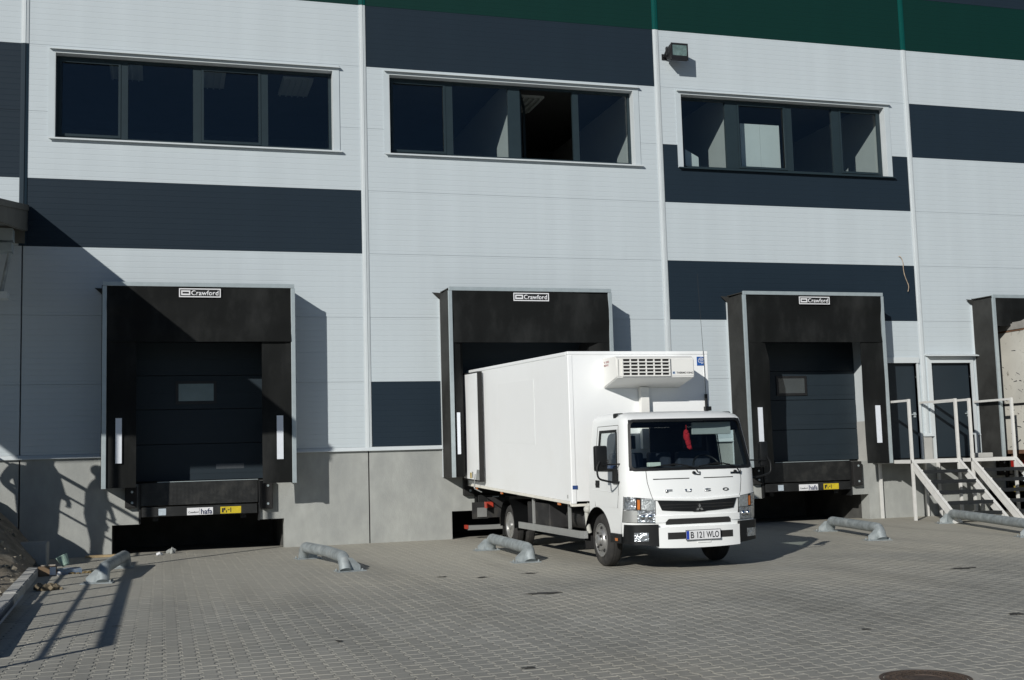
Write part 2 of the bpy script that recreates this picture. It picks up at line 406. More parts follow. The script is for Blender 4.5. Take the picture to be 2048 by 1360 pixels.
# ================================================================== warehouse
ware = thing('warehouse', 'long warehouse clad in light grey, anthracite and green sandwich panels above a concrete plinth', 'building', (12, 5, 0))
WT = 0.12
COLS = {}
for b in range(-1, 5):
    for r in range(0, 10): COLS[(b, r)] = 'light'
for b, r in ((-1, 4), (-1, 5), (0, 3), (1, 0), (1, 6), (2, 2), (2, 4), (3, 5), (4, 3), (4, 6)): COLS[(b, r)] = 'dark'
for b in range(-1, 5):
    COLS[(b, 7)] = 'green'; COLS[(b, 8)] = 'dark'; COLS[(b, 9)] = 'dark'
WINS = {0: (0.494, 5.400), 1: (6.462, 11.500), 2: (12.545, 17.400)}
WZ0, WZ1 = 7.305, 8.855
HOLES = []
for b, (a, c) in WINS.items(): HOLES.append((a, c, WZ0, WZ1))
for d in DOCK: HOLES.append((d-1.48, d+1.48, 0.0, 4.30))
DA, DB = (16.78, 17.80), (18.17, 19.17)
HOLES.append((DA[0], DA[1], 1.2, 3.25)); HOLES.append((DB[0], DB[1], 1.2, 3.25))
def rect_minus(x0, x1, z0, z1):
    """split a panel rectangle round the openings"""
    rs = [(x0, x1, z0, z1)]
    for a, c, h0, h1 in HOLES:
        out = []
        for (p, q, s, t) in rs:
            if a >= q or c <= p or h0 >= t or h1 <= s: out.append((p, q, s, t)); continue
            if a > p: out.append((p, a, s, t))
            if c < q: out.append((c, q, s, t))
            m0, m1 = max(p, a), min(q, c)
            if h0 > s: out.append((m0, m1, s, h0))
            if h1 < t: out.append((m0, m1, h1, t))
        rs = out
    return rs
for b in range(-1, 5):
    for r in range(0, 10):
        z0, z1 = row(r)+0.0022, row(r+1)-0.0022
        x0, x1 = XS[b]+0.012, XS[b+1]-0.012
        rs = rect_minus(x0, x1, z0, z1)
        for p, q, s, t in rs: bobj('wall_panel', M_[COLS[(b, r)]], ware, (p, q, 0.0, WT, s, t))
# dark core behind the joints, so that the open joints read as shadow lines
bobj('wall_core', mat('panel_core', (0.16, 0.17, 0.18), 0.8), ware, *[(p, q, WT*0.5, WT+0.05, s, t) for p, q, s, t in
     [rr for b in range(-1, 5) for rr in rect_minus(XS[b], XS[b+1], G0, row(10))]])
# vertical joint covers, coloured like their panels
for b in range(0, 6):
    x = XS[b]
    segs = []
    r = 0
    while r < 10:
        def colr(rr):
            if COLS.get((0, rr)) == 'green' and rr == 7: return 'trimgreen'
            if rr >= 8: return 'trimdark'
            if b == 0 and rr in (3, 4, 5): return 'trimdark'
            return 'trimwhite'
        q = r
        while q < 10 and colr(q) == colr(r): q += 1
        segs.append((r, q, colr(r))); r = q
    for a, q, m in segs:
        z0, z1 = row(a)-(0.0 if a else 0.02), row(q)
        if b == 0 and a == 0: z0 = row(3); 
        if b == 0 and a == 0: continue
        bm = bm_new()
        w = 0.062
        prism(bm, [(x-w, -0.002), (x-w, -0.012), (x-0.032, -0.014), (x-0.030, -0.024), (x-0.002+0.012, -0.026), (x+0.014, -0.012), (x+0.026, -0.012), (x+0.028, -0.022), (x+w, -0.012), (x+w, -0.002)], 'z', z0+0.001, z1-0.001)
        obj('joint_trim', bm, M_[m], ware)
# plinth of precast concrete slabs
seamsX = [-6.0, 0.0, 5.965, 12.045, 17.90, 23.9, 29.9]
for i in range(len(seamsX)-1):
    x0, x1 = seamsX[i]+0.012, seamsX[i+1]-0.012
    rs = [(x0, x1, -0.3, G0-0.055)]
    hs = []
    for d in DOCK:
        hs.append((d-1.48, d+1.48, 1.2, 5.0)); hs.append((d-1.01, d+1.01, 0.51, 5.0)); hs.append((d-1.47, d+1.46, -0.02, 0.512))
    hs.append((DA[0], DA[1], 1.2, 9)); hs.append((DB[0], DB[1], 1.2, 9))
    for a, c, h0, h1 in hs:
        out = []
        for (p, q, s, t) in rs:
            if a >= q or c <= p or h0 >= t or h1 <= s: out.append((p, q, s, t)); continue
            if a > p: out.append((p, a, s, t))
            if c < q: out.append((c, q, s, t))
            m0, m1 = max(p, a), min(q, c)
            if h0 > s: out.append((m0, m1, s, h0))
            if h1 < t: out.append((m0, m1, h1, t))
        rs = out
    bobj('plinth_slab', M_['concrete'], ware, *[(p, q, 0.008, 0.30, s, t) for p, q, s, t in rs])
    # drip flashing on top of the plinth, interrupted at the openings
    fl = [(x0-0.012, x1+0.012)]
    for d in DOCK: 
        fl = [s for a, c in fl for s in ((a, min(c, d-1.48)), (max(a, d+1.48), c)) if s[1]-s[0] > 0.02]
    for dd in (DA, DB):
        fl = [s for a, c in fl for s in ((a, min(c, dd[0]-0.06)), (max(a, dd[1]+0.06), c)) if s[1]-s[0] > 0.02]
    for a, c in fl:
        bm = bm_new()
        prism(bm, [(0.006, G0+0.0), (-0.012, G0-0.004), (-0.055, G0-0.055), (-0.055, G0-0.072), (-0.045, G0-0.072), (0.006, G0-0.05)], 'x', a, c)
        obj('base_flashing', bm, M_['trimwhite'], ware)
# closed volume behind: side walls, back and roof
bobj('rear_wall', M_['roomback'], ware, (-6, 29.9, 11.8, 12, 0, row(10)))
bobj('side_wall', M_['light'], ware, (-6.2, -6.0, 0, 12, 0, row(10))); bobj('side_wall', M_['light'], ware, (29.9, 30.1, 0, 12, 0, row(10)))
bobj('roof', M_['trimdark'], ware, (-6.2, 30.1, 0, 12, row(10), row(10)+0.25))
bobj('parapet_cap', M_['trimdark'], ware, (-6.25, 30.15, -0.06, 0.2, row(10)+0.25, row(10)+0.31))
# upper floor with offices and their partitions
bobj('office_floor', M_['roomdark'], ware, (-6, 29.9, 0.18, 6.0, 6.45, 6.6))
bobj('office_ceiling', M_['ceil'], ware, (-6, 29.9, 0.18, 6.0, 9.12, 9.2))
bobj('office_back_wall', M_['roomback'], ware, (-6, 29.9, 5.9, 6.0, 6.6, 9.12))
for x in (9.03, 11.78, 13.79, 17.46, 0.05, 6.05):
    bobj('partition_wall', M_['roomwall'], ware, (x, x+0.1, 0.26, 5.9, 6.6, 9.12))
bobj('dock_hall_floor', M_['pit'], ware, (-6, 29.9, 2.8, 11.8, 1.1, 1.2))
for k, (x, z, s) in enumerate(((1.35, 9.05, 0.5), (2.9, 9.05, 0.6), (4.6, 9.05, 0.45), (9.5, 9.05, 0.5))):
    bm = bm_new(); box(bm, x, x+0.6, 0.9+0.2*k, 2.0+0.2*k, 9.07, 9.115)
    for j in range(5): box(bm, x+0.03+j*0.12, x+0.05+j*0.12, 0.92+0.2*k, 1.98+0.2*k, 9.04, 9.07)
    obj('ceiling_lamp', bm, M_['board'], ware)
# windows
MULL = {0: [(1.600, 1.720), (2.855, 3.000), (4.075, 4.205)], 1: [(7.610, 7.750), (8.885, 9.130), (10.240, 10.365)], 2: [(13.640, 13.910), (15.055, 15.205), (16.185, 16.360)]}
for b, (a, c) in WINS.items():
    wn = part_empty('window', ((a+c)/2, 0.1, WZ0), ware)
    darksill = (b == 2)
    # reveal lining
    bobj('reveal', M_['trimwhite'], wn, (a, a+0.012, -0.012, 0.215, WZ0, WZ1), (c-0.012, c, -0.012, 0.215, WZ0, WZ1), (a+0.012, c-0.012, -0.012, 0.215, WZ1-0.014, WZ1))
    # flat surround and projecting head drip
    bobj('surround', M_['surround'], wn, (a-0.105, a-0.001, -0.014, -0.002, WZ0-0.015, WZ1+0.10), (c+0.001, c+0.115, -0.014, -0.002, WZ0-0.015, WZ1+0.10), (a-0.001, c+0.001, -0.014, -0.002, WZ1+0.001, WZ1+0.10))
    bm = bm_new(); prism(bm, [(-0.016, WZ1+0.07), (-0.075, WZ1+0.052), (-0.075, WZ1+0.036), (-0.068, WZ1+0.036), (-0.016, WZ1+0.050)], 'x', a-0.085, c+0.13)
    obj('head_drip', bm, M_['trimwhite'], wn)
    bm = bm_new(); prism(bm, [(0.20, WZ0+0.022), (-0.075, WZ0-0.012), (-0.075, WZ0-0.040), (-0.066, WZ0-0.040), (-0.066, WZ0-0.02), (0.20, WZ0+0.002)], 'x', a-0.10, c+0.15)
    obj('sill', bm, M_['frame'] if darksill else M_['trimwhite'], wn)
    fy0, fy1 = 0.165, 0.225
    fz0, fz1 = WZ0+0.02, WZ1-0.02
    bobj('frame', M_['frame'], wn, (a+0.014, a+0.065, fy0, fy1, fz0, fz1), (c-0.065, c-0.014, fy0, fy1, fz0, fz1), (a+0.065, c-0.065, fy0, fy1, fz0, fz0+0.055), (a+0.065, c-0.065, fy0, fy1, fz1-0.05, fz1))
    edges = [a+0.065]
    for (m0, m1) in MULL[b]:
        bobj('mullion', M_['frame'], wn, (m0, m1, fy0-0.004, fy1+0.004, fz0+0.055, fz1-0.05)); edges += [m0, m1]
    edges.append(c-0.065)
    for k in range(0, len(edges), 2):
        e0, e1 = edges[k], edges[k+1]
        if b == 1 and k == 4: continue
        gm = bm_new(); box(gm, e0+0.002, e1-0.002, 0.19, 0.202, fz0+0.057, fz1-0.052)
        obj('pane', gm, M_['glass'], wn)
        if (b, k) in ((0, 0), (0, 4), (1, 0), (2, 2), (2, 6)):
            w = 0.045
            bobj('sash', M_['frame'], wn, (e0+0.003, e0+w, 0.150, 0.188, fz0+0.058, fz1-0.053), (e1-w, e1-0.003, 0.150, 0.188, fz0+0.058, fz1-0.053), (e0+w, e1-w, 0.150, 0.188, fz0+0.058, fz0+0.058+w), (e0+w, e1-w, 0.150, 0.188, fz1-0.053-w, fz1-0.053))
    if b == 1:   # one sash stands open into the room
        e0, e1 = edges[4], edges[5]; L = e1-e0-0.03
        bm = bm_new(); w = 0.06
        box(bm, 0, w, 0, 0.05, fz0+0.06, fz1-0.06); box(bm, L-w, L, 0, 0.05, fz0+0.06, fz1-0.06); box(bm, w, L-w, 0, 0.05, fz0+0.06, fz0+0.12); box(bm, w, L-w, 0, 0.05, fz1-0.12, fz1-0.06)
        bmesh.ops.rotate(bm, verts=bm.verts, cent=(0, 0, 0), matrix=Matrix.Rotation(R(68), 3, 'Z')); bmesh.ops.translate(bm, verts=bm.verts, vec=(e0+0.05, 0.25, 0))
        obj('open_sash', bm, M_['frame'], wn)
bm = bm_new(); box(bm, 14.13, 14.59, 0.45, 0.48, 7.42, 8.44); box(bm, 14.595, 15.06, 0.45, 0.48, 7.42, 8.44); box(bm, 14.15, 14.20, 0.482, 0.56, 6.6, 7.6); box(bm, 14.98, 15.03, 0.482, 0.56, 6.6, 7.6)
tag(obj('white_board', bm, M_['board'], base=True), 'white two leaf board standing behind the second pane of the right hand window', 'board')
bm = bm_new(); prism(bm, [(12.80, 7.40), (13.10, 7.40), (13.10, 7.64), (12.80, 7.80)], 'y', 0.40, 0.41); tag(obj('paper_sheet', bm, M_['board'], base=True), 'white sheet leaning behind the first pane of the right hand window', 'paper')
# dock doors (sectional), reveals, thresholds
for i, d in enumerate(DOCK):
    dd = part_empty('dock_door', (d, 0.33, 1.2), ware)
    zs = [1.235, 1.888, 2.508, 3.116, 3.72, 4.30]
    for k in range(5):
        bm = bm_new(); box(bm, d-1.44, d+1.48, 0.305, 0.35, zs[k]+0.004, zs[k+1]-0.004, bev=0.006)
        for j in range(1, 3):
            zz = zs[k]+(zs[k+1]-zs[k])*j/3; box(bm, d-1.43, d+1.47, 0.300, 0.306, zz-0.10, zz+0.085)
        obj('door_section', bm, M_['doorsec'], dd)
    bobj('door_core', M_['shadowgap'], dd, (d-1.46, d+1.5, 0.352, 0.36, 1.2, 4.32))
    wx0, wx1, wz0, wz1 = d-0.36, d+0.25, 2.655, 2.965
    bobj('vision_frame', M_['black'], dd, (wx0-0.05, wx1+0.05, 0.280, 0.299, wz1, wz1+0.05), (wx0-0.05, wx1+0.05, 0.280, 0.299, wz0-0.05, wz0), (wx0-0.05, wx0, 0.280, 0.299, wz0, wz1), (wx1, wx1+0.05, 0.280, 0.299, wz0, wz1))
    bobj('vision_panel', mat('acrylic_pane', (0.17, 0.22, 0.23) if i == 0 else (0.05, 0.06, 0.065), 0.08, 0, 0.15, 3), dd, (wx0, wx1, 0.285, 0.297, wz0, wz1))
    bobj('door_reveal', M_['trimwhite'], ware, (d-1.492, d-1.478, -0.004, 0.36, 2.03, 4.31), (d+1.466, d+1.484, -0.004, 0.36, 2.03, 4.31))
    bobj('opening_jamb', M_['concrete_light'], ware, (d-1.494, d-1.474, -0.006, 0.36, 1.2, 2.03), (d+1.462, d+1.486, -0.006, 0.36, 1.2, 2.03))
    # pit: floor, side and rear walls under the leveller
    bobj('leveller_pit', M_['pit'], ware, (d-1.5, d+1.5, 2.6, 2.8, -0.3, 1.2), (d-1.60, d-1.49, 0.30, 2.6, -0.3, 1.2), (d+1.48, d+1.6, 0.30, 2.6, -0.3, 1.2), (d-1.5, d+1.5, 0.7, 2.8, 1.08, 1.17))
    if i == 0: bobj('painted_reflection', mat('reflection_grey', (0.07, 0.08, 0.09), 0.5, 0, 0.1, 20), dd, (d+0.29, d+0.78, 0.2965, 0.2985, 1.43, 1.52))  # faint reflection on the door, painted as a dull grey strip
# two personnel doors
for k, (a, c) in enumerate((DA, DB)):
    dr = part_empty('entrance_door', ((a+c)/2, 0.1, 1.2), ware)
    bobj('leaf', M_['doorsec'], dr, (a+0.012, c-0.012, 0.06, 0.11, 1.23, 3.24)) 
    bobj('door_lining', M_['shadowgap'], dr, (a, c, 0.112, 0.13, 1.2, 3.25))
    zt = 3.25
    if k == 1:
        bobj('door_frame', M_['trimwhite'], dr, (a-0.10, a, -0.03, 0.10, 1.73, zt+0.13), (c, c+0.07, -0.03, 0.10, 1.2, zt+0.13), (a, c, -0.03, 0.10, zt, zt+0.13))
        bobj('plinth_return', M_['concrete_light'], dr, (a-0.30, a-0.10, -0.02, 0.0075, 1.2, 1.70)); bobj('lower_jamb', M_['trimwhite'], dr, (a-0.05, a, -0.03, 0.10, 1.2, 1.73))
        bm = bm_new(); prism(bm, [(0.0, zt+0.20), (-0.16, zt+0.155), (-0.16, zt+0.135), (-0.15, zt+0.135), (0.0, zt+0.165)], 'x', a-0.14, c+0.16); obj('door_hood', bm, M_['trimwhite'], dr)
    else:
        bobj('door_frame', M_['trimwhite'], dr, (c, c+0.045, -0.03, 0.10, 1.2, zt), (a, c+0.055, -0.05, 0.10, zt, zt+0.12))
    hx = c-0.12 if k == 1 else c-0.1
    bobj('handle', M_['alu'], dr, (hx-0.07, hx+0.05, 0.01, 0.03, 2.14, 2.165), (hx, hx+0.05, 0.03, 0.06, 2.09, 2.2), bev=0.004)
    bobj('hinge', M_['alu'], dr, (a+0.02, a+0.05, 0.035, 0.06, 3.02, 3.12))

# ================================================================== dock shelters
def sheet(path, z0, z1, th=0.012, nz=12, wob=0.012, corner=0.0, seed=1, dropf=None):
    """rubber sheet following a plan path [(x, y)], slightly wavy"""
    rnd = random.Random(seed); ph = rnd.uniform(0, 6)
    pts = [Vector((p[0], p[1], 0)) for p in path]; P = []
    for i in range(len(pts)-1):
        n = max(2, int((pts[i+1]-pts[i]).length/0.12))
        for k in range(n): P.append(pts[i].lerp(pts[i+1], k/n))
    P.append(pts[-1])
    bm = bm_new(); rows = []
    for j in range(nz+1):
        t = j/nz; z = z0+(z1-z0)*t; rw = []
        for i, p in enumerate(P):
            s = i/(len(P)-1)
            zz = z
            if corner and s > 0.5: zz = min(z, z1-corner*max(0, (s-0.5)*2)**3)
            off = wob*(math.sin(3.1*s+5*t+ph)*(0.4+s)+0.45*math.sin(11*s-7*t+2*ph)+0.3*math.sin(17*t+5*s))
            rw.append(bm.verts.new((p.x, p.y+off, zz)))
        rows.append(rw)
    for j in range(nz):
        for i in range(len(P)-1):
            bm.faces.new((rows[j][i], rows[j][i+1], rows[j+1][i+1], rows[j+1][i]))
    bmesh.ops.recalc_face_normals(bm, faces=bm.faces)
    bmesh.ops.solidify(bm, geom=list(bm.faces), thickness=th)
    return bm
def shelter(d, label, left, right, head_z, seed):
    x0, x1, FY, zb, zt = d-1.615, d+1.615, -0.70, 1.15, 4.655
    t = thing('dock_shelter', label, 'dock shelter', (d, 0, zb), 'dock shelters on the warehouse wall')
    w = 0.072
    for a in (x0, x1-w):
        bobj('frame_post', M_['alu'], t, (a, a+w, FY, FY+0.045, zb, zt-w-0.002), bev=0.004)
    bobj('frame_head', M_['alu'], t, (x0+0.012, x1-0.012, FY-0.002, FY+0.045, zt-w, zt), bev=0.004)
    for a in (x0-0.022, x1+0.002):
        bobj('wall_angle', M_['trimwhite'], t, (a, a+0.02, -0.045, -0.005, zb, zt-0.12))
    for a in (x0+0.004, x1-0.022):
        bm = sheet([(a, FY+0.045), (a+0.004, -0.35), (a, -0.01)], zb, zt-0.06, 0.016, 8, 0.004, seed=seed)
        obj('side_sheet', bm, M_['sidefabric'], t, 40)
    bm = bm_new()
    prism(bm, [(FY+0.046, zt-0.035), (-0.02, zt-0.02), (-0.005, zt-0.012), (-0.005, zt+0.004), (-0.02, zt-0.004), (FY+0.046, zt-0.015)], 'x', x0+0.01, x1-0.01)
    obj('roof_sheet', bm, M_['sidefabric'], t)
    bm = bm_new(); prism(bm, [(x0-0.16, zt-0.02), (x0+0.02, zt-0.03), (x0+0.02, zt-0.13), (x0-0.02, zt-0.15)], 'y', -0.06, -0.045); obj('corner_flap', bm, M_['sidefabric'], t)
    bm = sheet([(x0+w, FY+0.02), (d-0.5, FY+0.016), (d+0.5, FY+0.02), (x1-w, FY+0.02)], head_z, zt-w, 0.012, 14, 0.016, seed=seed+3)
    obj('head_curtain', bm, M_['curtain'], t, 40)
    for k, (path, cor) in enumerate((left, right)):
        bm = sheet(path, zb+0.01, 3.70, 0.012, 14, 0.012, cor, seed=seed+5+k)
        obj('side_curtain', bm, M_['curtain'], t, 40)
    for k, (a, c) in enumerate(((d-1.394, d-1.292), (d+1.280, d+1.392))):
        if (k == 1 and seed == 20) or seed == 40: continue
        yy = -0.676
        if seed == 20: a, c = d-1.50, d-1.44
        bobj('guide_stripe', M_['stripe'], t, (a, c, yy-0.014, yy, 1.57, 2.33))
    # maker's plate
    sg = part_empty('sign', (d, FY, 4.475), t)
    a, c, z0, z1 = d-0.365, d+0.335, 4.398, 4.552; y = FY-0.012
    bobj('plate', M_['black'], sg, (a, c, y, y+0.006, z0, z1))
    bobj('border', M_['labelwhite'], sg, (a, c, y-0.004, y-0.0005, z1-0.018, z1), (a, c, y-0.004, y-0.0005, z0, z0+0.018), (a, a+0.018, y-0.004, y-0.0005, z0+0.018, z1-0.018), (c-0.018, c, y-0.004, y-0.0005, z0+0.018, z1-0.018))
    bobj('emblem', M_['labelwhite'], sg, (a+0.036, a+0.188, y-0.004, y-0.0005, z0+0.036, z0+0.062), (a+0.036, a+0.188, y-0.004, y-0.0005, z0+0.093, z1-0.036), (a+0.036, a+0.058, y-0.004, y-0.0005, z0+0.062, z0+0.093), (a+0.166, a+0.188, y-0.004, y-0.0005, z0+0.062, z0+0.093))
    text('lettering', 'Crawford', a+0.205, c-0.036, y-0.001, z0+0.034, z1-0.034, M_['labelwhite'], sg, bold=0.02)
    return t
std = lambda d: (([(d-1.545, -0.664), (d-1.063, -0.650)], 0.0), ([(d+1.545, -0.664), (d+1.035, -0.650)], 0.0))
d = DOCK[0]; L, Rr = std(d)
shelter(d, 'empty dock shelter with straight black curtains, half shaded, at the left end', L, Rr, 3.63, 10)
d = DOCK[1]
shelter(d, 'dock shelter whose curtains are pushed open by the white delivery truck', ([(d-1.545, -0.664), (d-1.40, -0.655), (d-1.335, -0.56), (d-1.325, -0.10)], 0.0),
        ([(d+1.545, -0.664), (d+1.32, -0.64), (d+1.17, -0.52), (d+1.12, -0.12)], 0.10), 3.62, 20)
d = DOCK[2]; L, Rr = std(d)
shelter(d, 'empty dock shelter with one curled curtain, between the truck and the steel stairs', ([(d-1.545, -0.664), (d-1.25, -0.655), (d-1.06, -0.60)], 0.42), Rr, 3.63, 30)
d = DOCK[3]
shelter(d, 'dock shelter with a dirty cream trailer backed into it at the right edge', ([(d-1.545, -0.664), (d-1.47, -0.60), (d-1.43, -0.35), (d-1.41, -0.12)], 0.0),
        ([(d+1.545, -0.664), (d+1.27, -0.62), (d+1.20, -0.45), (d+1.19, -0.12)], 0.0), 3.98, 40)

# ================================================================== dock levellers
def tread_mat():
    m = mat('tread_plate', (0.016, 0.017, 0.017), 0.45, 0.2, 0.4, 4, dirt=(0.045, 0.044, 0.040), dscale=4, dlo=0.5, dhi=0.8)
    t = m.node_tree; b = t.nodes['Principled BSDF']; tc = N(t, 'ShaderNodeTexCoord')
    mp = N(t, 'ShaderNodeMapping'); mp.inputs['Rotation'].default_value = (0, R(45), 0); t.links.new(tc.outputs['Object'], mp.inputs[0])
    sp = N(t, 'ShaderNodeSeparateXYZ'); t.links.new(mp.outputs[0], sp.inputs[0]); prev = []
    for ax in ('X', 'Z'):
        a = N(t, 'ShaderNodeMath', operation='MULTIPLY'); a.inputs[1].default_value = 2*PI/0.032; t.links.new(sp.outputs[ax], a.inputs[0])
        s = N(t, 'ShaderNodeMath', operation='SINE'); t.links.new(a.outputs[0], s.inputs[0]); prev.append(s)
    mu = N(t, 'ShaderNodeMath', operation='MULTIPLY'); t.links.new(prev[0].outputs[0], mu.inputs[0]); t.links.new(prev[1].outputs[0], mu.inputs[1])
    bp = N(t, 'ShaderNodeBump'); bp.inputs['Strength'].default_value = 0.25; bp.inputs['Distance'].default_value = 0.005
    t.links.new(mu.outputs[0], bp.inputs['Height']); t.links.new(bp.outputs[0], b.inputs['Normal'])
    return m
M_['tread'] = tread_mat()
def leveller(d, label):
    t = thing('dock_leveller', label, 'dock leveller', (d, 0, 0.6), 'dock levellers under the dock doors')
    bm = bm_new(); prism(bm, [(-0.075, 0.825), (-0.055, 0.825), (-0.02, 1.205), (-0.05, 1.225), (-0.065, 1.215)], 'x', d-0.99, d+0.99); obj('lip', bm, M_['tread'], t)
    bobj('lip_edge', M_['alu'], t, (d-0.72, d+1.0, -0.058, -0.044, 1.222, 1.232))
    bobj('deck', M_['steelblack'], t, (d-1.0, d+1.0, -0.018, 2.6, 1.165, 1.198))
    bobj('toe_beam', M_['steelblack'], t, (d-0.98, d+0.98, -0.085, -0.02, 0.632, 0.80), bev=0.006)
    bobj('side_frame', M_['steelblack'], t, (d-1.03, d-0.998, -0.05, 0.30, 0.52, 1.21), (d+1.0, d+1.03, -0.05, 0.30, 0.50, 1.21))
    bobj('support_leg', M_['steelblack'], t, (d-0.8, d-0.7, 0.1, 0.25, 0.55, 1.16), (d+0.7, d+0.8, 0.1, 0.25, 0.55, 1.16))
    for k, (a, c, z0, z1) in enumerate(((d-1.255, d-1.06, 0.80, 1.165), (d+1.045, d+1.25, 0.70, 1.20))):
        b = bobj('bumper', M_['rubber'], t, (a, c, -0.12, 0.004, z0, z1), bev=0.012)
        for zz in (z0+0.09, z1-0.09):
            bm = bm_new(); lathe(bm, [(-0.008, 0.012), (-0.008, 0.022), (0.004, 0.022)], ((a+c)/2+0.02, -0.122, zz), 'y', 10); obj('bolt', bm, M_['alu'], b)
    y = -0.0875
    bobj('plain_sticker', mat('pale_blue_sticker', (0.45, 0.52, 0.58), 0.5, 0, 0.15, 20), t, (d-0.70, d-0.575, y, y+0.0015, 0.655, 0.77))
    st = bobj('name_sticker', M_['labelwhite'], t, (d-0.223, d+0.217, y, y+0.0015, 0.640, 0.765))
    text('lettering', 'Crawford', d-0.200, d-0.03, y-0.0005, 0.672, 0.705, M_['ink'], st, bold=0.015)
    bobj('divider', M_['ink'], st, (d-0.012, d-0.008, y-0.002, y-0.0005, 0.65, 0.755))
    text('lettering', 'hafa', d+0.012, d+0.205, y-0.0005, 0.650, 0.745, M_['blueink'], st, bold=0.02)
    ys = bobj('warning_sticker', M_['yellow'], t, (d+0.345, d+0.70, y, y+0.0015, 0.645, 0.765))
    bm = bm_new()
    for (a, b_, c, e) in ((0.37, 0.40, 0.665, 0.74), (0.405, 0.43, 0.70, 0.745), (0.44, 0.455, 0.66, 0.70), (0.515, 0.53, 0.665, 0.745), (0.47, 0.50, 0.70, 0.715)):
        box(bm, d+a, d+b_, y-0.002, y-0.0005, c, e)
    obj('pictogram', bm, M_['ink'], ys)
    return t
leveller(DOCK[0], 'black steel dock leveller with stickers, under the shaded dock at the left end')
leveller(DOCK[1], 'black steel dock leveller hidden behind the rear of the white delivery truck')
leveller(DOCK[2], 'black steel dock leveller with a yellow sticker, between the truck cab and the steel stairs')
leveller(DOCK[3], 'black steel dock leveller behind the cream trailer')

# ================================================================== tubular wheel guides
def guide(A, B, side, label, mid=0.0, h=0.27):
    A = Vector((A[0], A[1], 0)); B = Vector((B[0], B[1], 0)); dv = (B-A).normalized(); nrm = Vector((-dv.y, dv.x, 0))*side
    t = thing('wheel_guide', label, 'wheel guide', ((A+B)/2), 'galvanised wheel guides in front of the docks')
    rr = 0.082; a1 = A+dv*0.10+Vector((0, 0, h-rr)); b1 = B-dv*0.10+Vector((0, 0, h-rr))
    pts = [A+Vector((0, 0, 0.012)), a1, a1.lerp(b1, 0.5)+nrm*mid, b1, B+Vector((0, 0, 0.012))] if mid else [A+Vector((0, 0, 0.012)), a1, b1, B+Vector((0, 0, 0.012))]
    bm = bm_new(); tube(bm, curve_round(pts, 0.11 if not mid else 0.16, 5), rr, 16); obj('pipe', bm, M_['galv'], t, 60)
    for e, s in ((A, 1), (B, -1)):
        bm = bm_new(); c = e+dv*0.02*s
        q = [c+dv*0.13-nrm*0.13, c+dv*0.13+nrm*0.27, c-dv*0.13+nrm*0.27, c-dv*0.13-nrm*0.13]
        lo = [bm.verts.new((p.x, p.y, 0.0)) for p in q]; hi = [bm.verts.new((p.x, p.y, 0.012)) for p in q]
        bm.faces.new(lo); bm.faces.new(hi)
        for i in range(4): bm.faces.new((lo[i], lo[(i+1) % 4], hi[(i+1) % 4], hi[i]))
        obj('base_plate', bm, M_['galv'], t)
        bm = bm_new(); prof = [(0.0, 0.012), (0.215, 0.012), (0.215, 0.075), (0.10, h-rr-0.01), (0.0, h-rr)]
        th = 0.008
        f = [bm.verts.new(c+nrm*p[0]+dv*th+Vector((0, 0, p[1]))) for p in prof]; g = [bm.verts.new(c+nrm*p[0]-dv*th+Vector((0, 0, p[1]))) for p in prof]
        bm.faces.new(f); bm.faces.new(g[::-1])
        for i in range(5): bm.faces.new((f[i], g[i], g[(i+1) % 5], f[(i+1) % 5]))
        obj('gusset', bm, M_['galv'], t)
        bm = bm_new()
        for u, v in ((0.09, 0.22), (-0.09, 0.22), (0.09, -0.10), (-0.09, -0.10)):
            p = c+dv*u+nrm*v; lathe(bm, [(0.0, 0.012), (0.02, 0.012), (0.026, 0.006)], (p.x, p.y, 0.012), 'z', 6)
        obj('anchor_bolt', bm, M_['galv'], t)
guide((1.80, -2.75), (1.58, -5.05), 1 if False else -1, 'galvanised pipe wheel guide lying across the railing shadows at the far left')
guide((4.44, -2.80), (4.72, -5.33), 1, 'bent galvanised pipe wheel guide to the right of the shaded dock', mid=0.07)
guide((7.43, -2.95), (7.33, -5.45), -1, 'galvanised pipe wheel guide beside the rear wheel of the white truck')
guide((13.87, -2.66), (13.36, -5.02), -1, 'galvanised pipe wheel guide between the truck cab and the stairs')
guide((16.74, -2.25), (15.55, -5.9), -1, 'long galvanised pipe wheel guide at the foot of the steel stairs')

